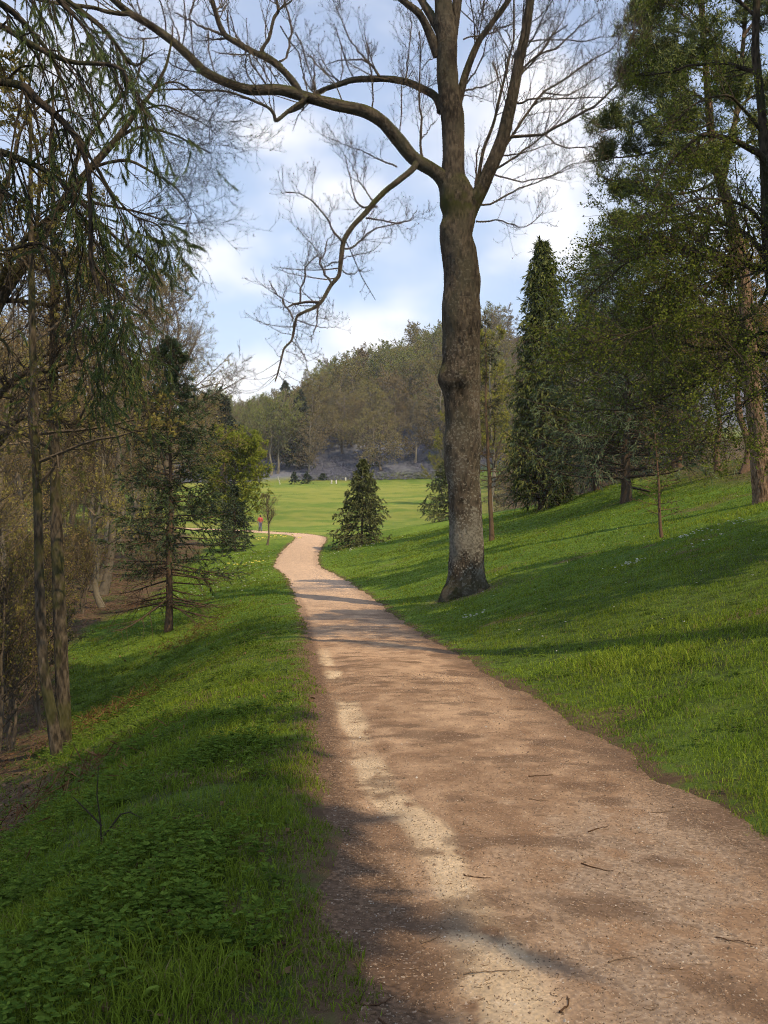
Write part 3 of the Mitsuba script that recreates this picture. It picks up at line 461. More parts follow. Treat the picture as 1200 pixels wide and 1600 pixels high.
OAK={
 'o1':[(5.95,16.0,6.59,0.0599),(5.84,15.83,7.06,0.0537),(5.57,15.67,7.15,0.0478),(5.22,15.5,7.23,0.0419),(4.92,15.33,7.23,0.0361),(4.68,15.17,7.16,0.0305),(4.4,15.0,6.91,0.0249),(4.16,14.83,6.69,0.0195),(3.98,14.67,6.4,0.0142),(3.8,14.5,6.12,0.009)],
 'o2':[(5.85,16.0,8.28,0.0399),(5.84,16.15,8.5,0.0362),(5.69,16.3,8.64,0.0325),(5.46,16.45,8.79,0.0287),(5.23,16.6,8.84,0.0248),(4.96,16.75,8.88,0.0209),(4.74,16.9,8.85,0.0169),(4.36,17.05,8.85,0.0128),(4.02,17.2,9.0,0.0086)],
 'o3':[(6.23,16.0,4.59,0.0798),(6.09,15.88,5.16,0.0728),(5.9,15.76,5.33,0.0658),(5.58,15.64,5.35,0.059),(5.32,15.52,5.41,0.0522),(5.04,15.4,5.4,0.0456),(4.75,15.28,5.38,0.0391),(4.51,15.16,5.27,0.0326),(4.23,15.04,5.03,0.0263),(4.06,14.92,4.87,0.02),(3.96,14.8,4.74,0.0138)],
 'o4':[(6.36,16.0,3.69,0.0499),(6.27,16.21,3.98,0.0445),(6.15,16.43,4.11,0.0389),(5.82,16.64,4.19,0.0332),(5.54,16.86,4.29,0.0273),(5.26,17.07,4.32,0.0213),(4.96,17.29,4.46,0.0151),(4.58,17.5,4.65,0.0087)],
 'o5':[(4.79,15.4,5.41,0.0288),(4.44,15.48,5.56,0.0245),(4.07,15.56,5.53,0.0202),(3.71,15.64,5.4,0.0158),(3.38,15.72,5.13,0.0114),(3.1,15.8,4.85,0.0069)],
 'o6':[(5.35,15.6,5.43,0.0292),(4.85,15.24,5.02,0.0241),(4.36,14.88,4.57,0.0193),(3.8,14.52,4.23,0.0147),(3.18,14.16,3.98,0.0102),(2.67,13.8,3.66,0.006)],
 'o7':[(6.06,16.0,5.29,0.0499),(5.79,16.3,5.97,0.0437),(5.49,16.6,6.26,0.0373),(5.06,16.9,6.45,0.0306),(4.61,17.2,6.43,0.0236),(4.25,17.5,6.18,0.0164),(4.0,17.8,6.04,0.0089)],
 'o8':[(6.42,16.3,4.24,0.0406),(6.13,16.67,4.51,0.0358),(5.73,17.03,4.15,0.0308),(5.32,17.4,3.77,0.0255),(4.87,17.77,3.59,0.0199),(4.41,18.13,3.41,0.0141),(3.81,18.5,3.45,0.0081)],
 'o9':[(5.96,16.0,5.99,0.0349),(5.41,15.5,6.24,0.0271),(4.77,15.0,6.18,0.0196),(4.16,14.5,5.94,0.0127),(3.58,14.0,5.61,0.0061)],
 'o10':[(5.82,16.0,9.28,0.0299),(5.53,16.12,9.64,0.0244),(5.17,16.25,9.91,0.0187),(4.7,16.38,9.87,0.013),(4.42,16.5,9.62,0.0072)],
 'o11':[(5.91,16.0,7.49,0.0299),(5.48,15.7,7.77,0.0237),(5.18,15.4,7.84,0.0178),(4.61,15.1,7.62,0.012),(4.24,14.8,7.23,0.0065)],
 'o12':[(6.26,15.7,3.56,0.0294),(5.62,15.27,3.41,0.0229),(5.09,14.85,3.08,0.0167),(4.59,14.42,2.68,0.0108),(4.19,14.0,2.47,0.0052)],
 'o13':[(6.13,16.0,4.89,0.0698),(6.28,16.0,5.59,0.0549),(6.48,16.0,6.29,0.0399),(6.88,16.0,7.09,0.0249),(7.28,16.0,8.08,0.01)],
 'o14':[(6.28,16.0,4.39,0.0599),(6.72,16.33,5.06,0.0441),(7.38,16.67,5.55,0.0277),(8.27,17.0,5.84,0.0106)],
 'o15':[(5.79,16.0,10.08,0.0299),(5.33,15.83,10.39,0.022),(4.79,15.67,10.39,0.0143),(4.35,15.5,10.1,0.0068)],
 'o16':[(6.11,16.2,5.44,0.0303),(5.82,15.96,4.78,0.0251),(5.39,15.72,4.54,0.02),(4.83,15.48,4.59,0.0151),(4.28,15.24,4.64,0.0103),(3.74,15.0,4.69,0.0056)],
}
PINE={
 'p0':[(8.89,27.0,10.22,0.0926),(9.09,27.1,11.06,0.0811),(9.33,27.2,12.11,0.0695),(9.5,27.3,13.51,0.0579),(9.65,27.4,14.92,0.0461),(9.74,27.5,16.34,0.0343)],
 'p1':[(8.42,27.0,13.89,0.0421),(7.84,27.33,14.38,0.0329),(7.24,27.67,14.8,0.0236),(6.98,28.0,15.22,0.014)],
 'p2':[(8.47,27.0,13.21,0.0438),(7.67,26.73,13.27,0.0333),(6.93,26.47,13.65,0.0231),(6.4,26.2,13.92,0.0131)],
 'p3':[(8.53,27.0,12.37,0.0438),(7.97,27.2,12.79,0.0339),(7.35,27.4,13.22,0.0239),(6.45,27.6,13.21,0.0138)],
 'p4':[(8.58,27.0,11.78,0.0505),(8.02,26.8,12.09,0.0428),(7.46,26.6,12.05,0.0352),(6.58,26.4,11.64,0.0277),(5.88,26.2,11.4,0.0203),(5.48,26.0,11.2,0.013)],
 'p5':[(8.65,27.0,11.28,0.0505),(8.14,27.2,11.52,0.0415),(7.52,27.4,11.34,0.0325),(6.62,27.6,11.15,0.0232),(5.77,27.8,11.17,0.0139)],
 'p6':[(8.75,27.0,10.66,0.0505),(8.13,26.9,10.62,0.0411),(7.35,26.8,10.42,0.0317),(6.49,26.7,10.17,0.0225),(5.67,26.6,10.26,0.0133)],
 'p7':[(8.84,27.0,10.35,0.0438),(8.22,27.47,10.16,0.0342),(7.49,27.93,10.22,0.0244),(6.46,28.4,10.49,0.0142)],
 'p8':[(9.01,27.0,9.85,0.0438),(8.14,26.65,9.41,0.0357),(7.21,26.3,9.06,0.0279),(6.31,25.95,8.88,0.0202),(5.67,25.6,8.38,0.0128)],
 'p9':[(8.38,27.0,14.22,0.0387),(7.57,27.0,14.9,0.0303),(7.07,27.0,15.23,0.0219),(6.82,27.0,15.57,0.0135)],
 'p10':[(9.5,27.3,13.51,0.0391),(8.66,26.7,13.75,0.03),(7.65,26.1,13.15,0.0212),(7.0,25.5,12.25,0.0127)],
 'p11':[(9.26,27.0,12.04,0.0421),(9.76,27.0,12.54,0.0325),(10.35,27.0,12.54,0.023),(10.94,27.0,12.2,0.0135)],
 'p12':[(9.09,27.0,11.03,0.0421),(9.58,26.5,11.18,0.0273),(10.05,26.0,10.68,0.013)],
 'p13':[(9.43,27.0,14.06,0.0421),(10.1,27.0,14.73,0.0278),(10.6,27.0,14.73,0.0135)],
 'p14':[(8.58,27.0,11.87,0.0337),(8.09,26.2,11.4,0.0261),(7.44,25.4,11.02,0.019),(6.75,24.6,10.8,0.0123)],
 'p15':[(8.67,27.0,11.11,0.0337),(8.47,26.13,10.72,0.0261),(7.88,25.27,10.18,0.0189),(7.0,24.4,9.97,0.0122)],
 'p16':[(8.42,27.0,13.72,0.0337),(8.35,26.27,13.72,0.0262),(7.8,25.53,13.86,0.0191),(7.11,24.8,13.97,0.0124)],
 'p17':[(8.5,27.0,12.88,0.0337),(8.59,26.0,12.62,0.0227),(8.42,25.0,11.89,0.0125)],
 'p18':[(9.26,27.0,8.84,0.037),(8.74,27.5,9.14,0.0297),(8.03,28.0,9.02,0.0221),(7.28,28.5,8.88,0.0142)],
 'p19':[(8.33,27.0,15.4,0.0337),(7.57,27.0,15.74,0.0236),(6.9,27.0,16.08,0.0135)],
 'p20':[(9.49,27.0,14.9,0.0337),(8.75,27.0,15.57,0.0236),(8.08,27.0,15.91,0.0135)],
}
HANG_TRUNK=[(-6.995,11.0,-1.486,0.2057),(-6.995,11.0,0.228,0.1852),(-6.981,11.0,2.286,0.1646),(-6.995,11.0,4.343,0.1372),(-7.002,11.0,6.4,0.1097),(-6.995,11.0,8.458,0.0823),(-6.995,11.0,10.515,0.048),(-6.995,11.0,11.887,0.0137)]
LOW_TRUNK=[(-6.827,15.0,-2.702,0.2431),(-6.64,15.0,-1.673,0.2057),(-6.453,15.0,-0.27,0.187),(-6.266,15.0,1.132,0.1777),(-6.125,15.0,2.535,0.1683),(-5.985,15.0,3.47,0.1496),(-5.845,15.0,4.218,0.1309),(-5.611,15.0,4.733,0.1122),(-5.452,15.0,4.967,0.1029),(-5.19,15.0,5.341,0.0888),(-4.947,15.0,5.715,0.0795),(-4.629,15.0,6.182,0.0701),(-4.302,15.0,6.603,0.0561),(-3.928,15.0,7.024,0.0468),(-3.647,15.0,7.398,0.0374),(-3.367,15.0,7.772,0.0281),(-3.161,15.0,8.193,0.0187),(-3.086,15.0,8.707,0.0094)]
OAK_TRUNK=[(6.883,16.0,0.104,0.2594),(6.733,16.0,1.101,0.2394),(6.564,16.0,2.598,0.2195),(6.384,16.0,3.595,0.1995),(6.234,16.0,4.593,0.1696),(6.065,16.0,5.291,0.1297),(5.965,16.0,5.839,0.0798),(5.935,16.0,6.837,0.0748),(5.905,16.0,7.585,0.0698),(5.835,16.0,8.333,0.0648),(5.786,16.0,8.832,0.0599),(5.805,16.0,9.58,0.0549),(5.825,16.0,10.378,0.0449),(5.786,16.0,11.575,0.0299)]
PINE_TRUNK=[(9.999,27.0,1.768,0.3198),(9.965,27.0,2.071,0.2777),(9.864,27.0,3.452,0.2525),(9.729,27.0,4.445,0.2357),(9.612,27.0,5.623,0.2188),(9.561,27.0,6.65,0.202),(9.426,27.0,7.828,0.1767),(9.258,27.0,8.838,0.1599),(9.006,27.0,9.848,0.1431),(8.753,27.0,10.606,0.1262),(8.618,27.0,11.363,0.1094),(8.551,27.0,12.205,0.101),(8.467,27.0,13.215,0.0842),(8.383,27.0,14.225,0.0757),(8.332,27.0,15.403,0.0673),(8.248,27.0,16.918,0.0337)]

rng = np.random.default_rng(11)
MT = 'bare_tree'
tr = [list(p) for p in MAIN_TRUNK]
v, f, _ = sweep(tr, sides=40, per=8, rough=.26, seed=3)
# root flare and burrs of the old trunk
ax = PCH([p[2] for p in tr], [p[0] for p in tr])(np.clip(v[:, 2], tr[0][2], tr[-1][2])); ay = 26.0
low = np.clip(1.15 - (v[:, 2] - tr[0][2]), 0, 1) ** 2
th = np.arctan2(v[:, 1] - ay, v[:, 0] - ax)
v[:, 0] += np.cos(th) * low * .13 * (.3 + np.maximum(np.cos(3 * th + .6), 0)); v[:, 1] += np.sin(th) * low * .13 * (.3 + np.maximum(np.cos(3 * th + .6), 0))
for bx, bz, ba, br in ((1.46, 4.95, .13, .30), (1.47, 6.7, .06, .4), (2.4, 6.35, .05, .35), (1.5, 3.4, .07, .3), (1.43, 8.75, .07, .2), (2.42, 7.4, .05, .25), (1.98, 4.9, .07, .2)):
    yb = 25.55 if abs(bx - 1.98) < .01 else 25.75
    g = np.exp(-(((v[:, 0] - bx) ** 2 + (v[:, 1] - yb) ** 2 + (v[:, 2] - bz) ** 2) / br ** 2))
    v[:, 0] += np.cos(th) * ba * g; v[:, 1] += np.sin(th) * ba * g
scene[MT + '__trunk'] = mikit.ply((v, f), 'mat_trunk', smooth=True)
label(MT, 'tall bare tree with lichen spotted trunk and forked crown standing right beside the path', 'tree')
twP, twR = [], []
for k, (name, pts) in enumerate(MAIN_LIMBS.items()):
    thick = pts[0][3] > .045
    if thick:
        v, f, q = sweep(pts, sides=18, per=6, rough=.3, seed=20 + k)
        scene[MT + '__limb' + ('' if k == 0 else '_%03d' % k)] = mikit.ply((v, f), 'mat_trunk', smooth=True)
    else:
        q = spline(pts, n=14)
        g = np.random.default_rng(k); q[1:-1, :3] += g.normal(size=(12, 3)) * .012
        twP.append(q[:, :3]); twR.append(q[:, 3])
    q = spline(pts, n=14); Lq = np.linalg.norm(np.diff(q[:, :3], axis=0), axis=1).sum()
    M = int(np.clip(Lq * (5.5 if not thick else 3.0), 4, 26))
    big = thick and Lq > 3
    P1, R1 = kids(rng, q[None, :, :3], q[None, :, 3], M, t0=.12 if not thick else .3, ang=(30, 70), ratio=.5, seg=5, wob=.16, up=.22, rr=.42, rmin=.0065,
                  lens=lambda t, i, L=Lq: np.minimum(.28 * L * (1.2 - .6 * t) + .25, 1.5))
    R1 = np.minimum(R1, .018)
    P2, R2 = kids(rng, P1, R1, 4, t0=.25, ang=(30, 65), seg=4, wob=.18, up=.22, rr=.7, rmin=.005, lens=lambda t, i: .22 + .35 * (1 - t))
    P3, R3 = kids(rng, P2, R2, 2, t0=.3, ang=(30, 60), seg=3, wob=.2, up=.25, rr=.75, rmin=.0042, lens=lambda t, i: .12 + .18 * (1 - t))
    for P, R in ((P1, R1), (P2, R2), (P3, R3)):
        twP.append(P); twR.append(R)
sp = Soup(); tips = []
for P, R in zip(twP, twR):
    if P.ndim == 2: P, R = P[None], R[None]
    v, f = tubes(P, R, 4 if P.shape[1] > 8 else 3)
    sp.add(v, f, (.085, .066, .045)); tips.append(P[:, -1])
tips = np.vstack(tips)
sel = tips[rng.random(len(tips)) < .7]
v, f = cards(rng, sel, rng.normal(size=sel.shape) * .4 + [0, 0, 1], .045, .026); sp.add(v, f, (.09, .06, .035))
scene[MT + '__twig'] = sp.ply('mat_bark')
label(MT + '__twig', kind='stuff')

# ------------------------------------------------------------------ grass, herbs, litter
rng = np.random.default_rng(21)
def scatter(n, ymin, ymax, p=1.0, spread=.40):
    """Ground points, denser towards the near end."""
    u = rng.random(n); e = 1.0 - p
    y = (ymin ** (2 - p) + u * (ymax ** (2 - p) - ymin ** (2 - p))) ** (1 / (2 - p)) if abs(2 - p) > 1e-3 else ymin * (ymax / ymin) ** u
    x = rng.uniform(-1, 1, n) * (spread * y + .35)
    return x, y


def blades(x, y, z, h, w, lean, c):
    n = len(x); az = rng.uniform(0, 2 * np.pi, n); la = rng.uniform(0, 2 * np.pi, n)
    b = np.stack([x, y, z], 1); s = np.stack([np.cos(az), np.sin(az), 0 * az], 1) * (w / 2)[:, None]
    l = np.stack([np.cos(la), np.sin(la), 0 * la], 1) * (lean * h)[:, None]
    up = np.array([0, 0, 1.0])
    mid = b + l * .35 + up * (h * .6)[:, None]; tip = b + l + up * (h * np.sqrt(np.maximum(1 - .5 * lean ** 2, .1)))[:, None]
    v = np.stack([b - s, b + s, mid - s * .75, mid + s * .75, tip], 1).reshape(-1, 3)
    f = np.array([[0, 1, 3], [0, 3, 2], [2, 3, 4]])[None] + (np.arange(n) * 5)[:, None, None]
    return v, f.reshape(-1, 3), np.repeat(c, 5, axis=0)


x, y = scatter(520000, 2.7, 62, p=1.62)
sd = edge_dist(x, y); pn = np.stack([x, y, 0 * x], -1)
edge = sd + .30 * (meshkit.fbm(pn * 1.6, 3, seed=8) - .5) + .30 * (meshkit.fbm(pn * 5.5, 2, seed=9) - .5) - .03
wm = wood_mask(x, y)
clump = meshkit.fbm(pn * 2.6, 3, seed=31); patch = meshkit.fbm(pn * .8, 3, seed=33)
worn = np.maximum(sstep(.66, .78, meshkit.fbm(pn * .8 + [31, 0, 0], 3, seed=0)), sstep(.60, .72, meshkit.fbm(pn * 1.9, 3, seed=72)) * (x < XC(np.clip(y, -20, 88))))
worn = np.maximum(worn, 1.25 * np.exp(-((x - 2.05) ** 2 + (y - 25.8) ** 2) / .75 ** 2))
left = x < XC(np.clip(y, -20, 88))
keep = (rng.random(len(x)) < sstep(-.08, .16, edge) * (1 - .93 * wm) * (.45 + .9 * clump)) & (rng.random(len(x)) > worn * .7)
x, y, sd, clump, patch, left, wm = (a[keep] for a in (x, y, sd, clump, patch, left, wm))
h = (.035 + .075 * clump * sstep(0, .9, sd)) * rng.uniform(.4, 1.45, len(x)) * np.where(left, .85, .74) * (1 + .6 * sstep(.5, .75, patch))
w = np.maximum(.0048, .00078 * y) * rng.uniform(.7, 1.4, len(x))
c = np.array([.118, .20, .020]) * (1 - patch[:, None]) + np.array([.235, .295, .034]) * patch[:, None]
c = c * np.where(left, .92, 1.0)[:, None] * (1 + .26 * rng.normal(size=(len(x), 1))) * (.7 + .6 * meshkit.fbm(np.stack([x, y, 0 * x], -1) * .45, 3, seed=71))[:, None]
dry = rng.random(len(x)) < .04 + .25 * sstep(.35, .0, sd); c[dry] = [.24, .20, .09]
z = H(x, y) - .006; ln = rng.uniform(.15, 1.0, len(x)); c = np.clip(c, .01, .5); nr = y < 13
v, f, cc = blades(x[nr], y[nr], z[nr], h[nr], w[nr], ln[nr], c[nr]); sp = Soup().add(v, f, cc)
fa = ~nr; az = rng.uniform(0, 6.28, fa.sum()); sdv = np.stack([np.cos(az), np.sin(az), 0 * az], 1) * (w[fa] / 2)[:, None]; b = np.stack([x[fa], y[fa], z[fa]], 1)
tip = b + np.stack([np.cos(az * 7) * ln[fa] * .7, np.sin(az * 7) * ln[fa] * .7, 1 - .3 * ln[fa]], 1) * h[fa][:, None]
sp.add(np.stack([b - sdv, b + sdv, tip], 1).reshape(-1, 3), np.arange(3 * len(b)).reshape(-1, 3), np.repeat(c[fa], 3, 0))
scene['grass'] = sp.ply('mat_grass'); label('grass', 'short green grass on the bank and the slope beside the path', 'grass', kind='stuff')

# herbs: rosettes of lobed leaves on the left bank, a few on the right
x, y = scatter(34000, 2.6, 26, p=1.35)
sd = edge_dist(x, y); pn = np.stack([x, y, 0 * x], -1)
left = x < XC(y); wm = wood_mask(x, y)
den = sstep(.38, .72, meshkit.fbm(pn * 1.7, 4, seed=41)) * .75 * np.where(left, 1, .10) * sstep(.15, .7, sd) * (1 - wm * .9)
k = rng.random(len(x)) < den
x, y, left = x[k], y[k], left[k]; z = H(x, y); n = len(x)
sp = Soup()
for leaf in range(7):
    az = rng.uniform(0, 2 * np.pi, n); el = rng.uniform(.1, .9, n); hh = rng.uniform(.02, .11, n)
    d = np.stack([np.cos(az) * np.cos(el), np.sin(az) * np.cos(el), np.sin(el) * .5], 1)
    b = np.stack([x, y, z + hh], 1) + d * .015
    L = rng.uniform(.016, .042, n) * (1 + .02 * y)
    for off in (-.6, 0, .6):   # three lobes
        ca, sa = np.cos(off), np.sin(off)
        dd = np.stack([d[:, 0] * ca - d[:, 1] * sa, d[:, 0] * sa + d[:, 1] * ca, d[:, 2] - .1], 1)
        v, f = cards(rng, b, dd, L * (1 if off == 0 else .75), L * .5, side=np.array([0, 0, 1.0]))
        sp.add(v, f, tint(rng, n, (.065, .12, .02), (.15, .22, .034), 4))
k = rng.random(n) < .30; x, y, z = x[k], y[k], z[k]; n = len(x)
for fr_ in range(5):
    az = rng.uniform(0, 2 * np.pi, n); Lf = rng.uniform(.07, .16, n) * (1 + .02 * y); el = rng.uniform(.35, 1.1, n)
    hd = np.stack([np.cos(az), np.sin(az), 0 * az], 1); sd_ = np.stack([-np.sin(az), np.cos(az), 0 * az], 1)
    cc = tint(rng, n, (.075, .13, .02), (.16, .225, .035), 1)
    for q in np.linspace(.3, 1, 5):
        b = np.stack([x, y, z], 1) + hd * (Lf * q * np.cos(el))[:, None] + np.array([0, 0, 1.0]) * (Lf * (q * np.sin(el) - .35 * q * q))[:, None]
        for sg in (-1, 1):
            dd = hd * .6 + sd_ * sg + [0, 0, -.15]
            v, f = cards(rng, b, dd, Lf * .32 * (1.15 - q * .8), Lf * .14, side=np.array([0, 0, 1.0])); sp.add(v, f, np.repeat(cc, 4, 0))
scene['herb_leaves'] = sp.ply('mat_leaf'); label('herb_leaves', 'low leafy weeds and nettles growing over the left bank', 'weeds', kind='stuff')

# fallen leaves and bracken along the foot of the bank
x, y = scatter(26000, 3, 45, p=1.5, spread=.42)
wm = wood_mask(x, y); pn = np.stack([x, y, 0 * x], -1)
den = np.maximum(wm * .8, sstep(.52, .66, meshkit.fbm(pn * 1.9 + 7, 3, seed=51)) * .30 + .02) * (x < XC(y)) * (edge_dist(x, y) > .1)
k = rng.random(len(x)) < den; x, y = x[k], y[k]; n = len(x)
b = np.stack([x, y, H(x, y) + .012], 1)
d = rng.normal(size=(n, 3)) * [1, 1, .25]
v, f = cards(rng, b, d, rng.uniform(.03, .07, n) * (1 + .02 * y), rng.uniform(.02, .04, n) * (1 + .02 * y), side=nrm(rng.normal(size=(n, 3)) * .5 + [0, 0, 1]))
scene['leaf_litter'] = Soup().add(v, f, tint(rng, n, (.06, .035, .02), (.19, .115, .07), 4)).ply('mat_litter')
label('leaf_litter', 'fallen brown leaves lying under the trees at the foot of the bank', 'leaf litter', kind='stuff')

sp = Soup()
for cx, cy, n in ((-4.75, 17.5, 900), (-3.05, 9.2, 500), (-5.0, 26.5, 500), (-9.2, 39, 700)):
    x = cx + rng.normal(size=n) * .5; y = cy + rng.normal(size=n) * .9
    d = rng.normal(size=(n, 3)) * [1, 1, .5] + [.4, 0, .35]
    b = np.stack([x, y, H(x, y) + rng.uniform(0, .12, n)], 1)
    v, f = cards(rng, b, d, rng.uniform(.08, .28, n), rng.uniform(.006, .016, n)); sp.add(v, f, tint(rng, n, (.07, .034, .016), (.19, .10, .05), 4))
scene['bracken'] = sp.ply('mat_litter'); label('bracken', 'dead rusty brown bracken lying on the lower bank', 'bracken', kind='stuff')

# pebbles and needle litter on the path
y = 2.7 * (13 / 2.7) ** rng.random(26000); x = XC(y) + rng.uniform(-1.05, 1.05, len(y)); n = len(y)
r = rng.uniform(.0018, .0048, n) * (1 + .05 * y) * np.where(rng.random(n) < .03, 2.0, 1)
octa = np.array([[1, 0, -.2], [-1, 0, -.2], [0, 1, -.2], [0, -1, -.2], [0, 0, 1]])
of = np.array([[0, 2, 4], [2, 1, 4], [1, 3, 4], [3, 0, 4]])
v = octa[None] * r[:, None, None] * rng.uniform(.6, 1.3, (n, 1, 3)) * [1, 1, .75]
a = rng.uniform(0, 6.28, n); ca, sa = np.cos(a)[:, None], np.sin(a)[:, None]
v = np.stack([v[..., 0] * ca - v[..., 1] * sa, v[..., 0] * sa + v[..., 1] * ca, v[..., 2]], -1) + np.stack([x, y, path_z(x, y)], 1)[:, None]
g = rng.random((n, 1)); pc = np.where(g < .25, [.13, .095, .065], np.where(g < .65, [.23, .165, .115], np.where(g < .97, [.36, .26, .18], [.50, .45, .38]))) * rng.uniform(.7, 1.15, (n, 1))
scene['gravel'] = Soup().add(v.reshape(-1, 3), (of[None] + (np.arange(n) * 5)[:, None, None]).reshape(-1, 3), np.repeat(pc, 5, 0)).ply('mat_litter')
label('gravel', 'small loose stones scattered on the path', 'gravel', kind='stuff')

def litter(n, l0, l1, r, ymin, ymax, fmode):
    y = ymin * (ymax / ymin) ** rng.random(n); hw = HW(y)
    fr = fmode(n, y); x = XC(y) - hw + 2 * hw * fr
    a = rng.uniform(0, 6.28, n); L = rng.uniform(l0, l1, n)
    d = np.stack([np.cos(a), np.sin(a), 0 * a], 1); s = np.stack([-np.sin(a), np.cos(a), 0 * a], 1)
    t = np.linspace(-.5, .5, 5); bend = rng.normal(size=n) * .22
    P = np.stack([x, y, 0 * x], 1)[:, None] + (d * L[:, None])[:, None] * t[None, :, None] + (s * (L * bend)[:, None])[:, None] * (t ** 2 * 2)[None, :, None]
    P[..., 2] = path_z(P[..., 0], P[..., 1]).reshape(n, 5) + r * .8
    return P, np.full((n, 5), r)
P, R = litter(1300, .01, .04, .001, 2.8, 7, lambda n, y: np.where(rng.random(n) < .55, rng.beta(1.2, 4, n) * .6, rng.random(n)))
v, f = tubes(P, R); sp = Soup().add(v, f, tint(rng, len(P), (.09, .055, .03), (.26, .17, .10), 15))
scene['needle_litter'] = sp.ply('mat_litter'); label('needle_litter', 'fine dry needles and stalks strewn over the path', 'needle litter', kind='stuff')
tw = [(.38, 3.62, .2, 0.05, .03), (.98, 4.75, .17, -.75, .12), (.42, 4.6, .13, -.2, .1), (.86, 3.72, .12, .35, -.15), (-.02, 3.42, .14, .5, .5), (.06, 3.25, .2, -.35, .45), (.12, 4.45, .11, 1.9, .6), (.6, 3.35, .12, 1.2, .25),
      (1.12, 5.4, .15, .6, -.12), (1.6, 5.75, .22, .12, .07), (.9, 6.0, .12, -.5, .2), (1.02, 6.7, .17, .25, -.1), (.2, 3.95, .13, .95, .35), (1.35, 3.9, .18, -.5, .14)]
for k, (cx, cy, L, a, bend) in enumerate(tw):
    t = np.linspace(-.5, .5, 9)
    X = cx + np.cos(a) * L * t - np.sin(a) * L * bend * (t ** 2 * 2); Y = cy + np.sin(a) * L * t + np.cos(a) * L * bend * (t ** 2 * 2)
    Z = path_z(X, Y) + .004 + .002 * rng.normal(size=9)
    R = np.linspace(.0038, .0016, 9) * (.6 + .5 * ((k * 37) % 10) / 10)
    v, f = tubes(np.stack([X, Y, Z], 1)[None], R[None], 5)
    key = 'twig' + ('' if k == 0 else '_%03d' % k)
    scene[key] = Soup().add(v, f, (.085, .05, .03) if k % 3 else (.17, .12, .08)).ply('mat_litter')
    label(key, 'thin dry twig lying on the foreground gravel of the path', 'twig', 'fallen twigs on the path')

# white flowers
sp = Soup()
def flowers(x, y, size, c=(.75, .75, .68), hh=.12):
    n = len(x); b = np.stack([x, y, H(x, y) + hh * rng.uniform(.6, 1.2, n)], 1)
    for k in range(5):
        a = k * 1.257 + rng.uniform(0, 1, n); d = np.stack([np.cos(a), np.sin(a) - .2, .35 + 0 * a], 1)
        v, f = cards(rng, b, d, size, np.asarray(size) * .6); sp.add(v, f, c)
for cx, cy, n, s in ((5.0, 21.0, 22, .18), (6.9, 23.4, 26, .3), (7.7, 22.6, 16, .3), (6.2, 20.6, 8, .35), (1.9, 20.5, 10, .15), (-1.5, 57, 30, .9)):
    flowers(cx + rng.normal(size=n) * s, cy + rng.normal(size=n) * s * .8, np.full(n, .03 if cy < 40 else .045))
x, y = scatter(420, 12, 50, p=1.2); k = (x > XC(y) + 1.8) & (rng.random(len(x)) < .6); flowers(x[k], y[k], np.full(k.sum(), .02), hh=.06)
x = -rng.uniform(4.5, 9, 260); y = rng.uniform(36, 62, 260); k = (edge_dist(x, y) > .5) & (wood_mask(x, y) < .3); flowers(x[k], y[k], np.full(k.sum(), .035), hh=.08)
scene['white_flowers'] = sp.ply('mat_litter'); label('white_flowers', 'small white flowers dotted in the grass of both slopes', 'flowers', kind='stuff')
sp = Soup(); flowers(np.r_[-8.0 + rng.normal(size=26) * .9, -7.2 + rng.normal(size=12) * .6], np.r_[75 + rng.normal(size=26) * 2, 52 + rng.normal(size=12)], np.full(38, .11), (.75, .68, .16), .25)
scene['daffodil_clump'] = sp.ply('mat_litter'); label('daffodil_clump', 'pale yellow daffodils in the grass below the bend of the path', 'daffodils', kind='stuff')
# bluebells on the far slope
n = 90000
y = 214 + 62 * rng.random(n) ** 1.3; x = rng.uniform(-58, 40, n); pn = np.stack([x, y, 0 * x], -1)
k = rng.random(n) < sstep(.30, .5, meshkit.fbm(pn * .09, 3, seed=61)); x, y = x[k], y[k]; n = len(x)
b = np.stack([x, y, H(x, y) + .16], 1)
v, f = cards(rng, b, rng.normal(size=(n, 3)) * [1, 1, .25] + [0, 0, .12], rng.uniform(.24, .36, n), .3, side=nrm(rng.normal(size=(n, 3)) * .12 + [0, -.15, 1]))
scene['bluebells'] = Soup().add(v, f, tint(rng, n, (.13, .14, .19), (.17, .17, .25), 4, .1)).ply('mat_litter')
label('bluebells', 'blue haze of bluebells covering the slope under the far wood', 'bluebells', kind='stuff')

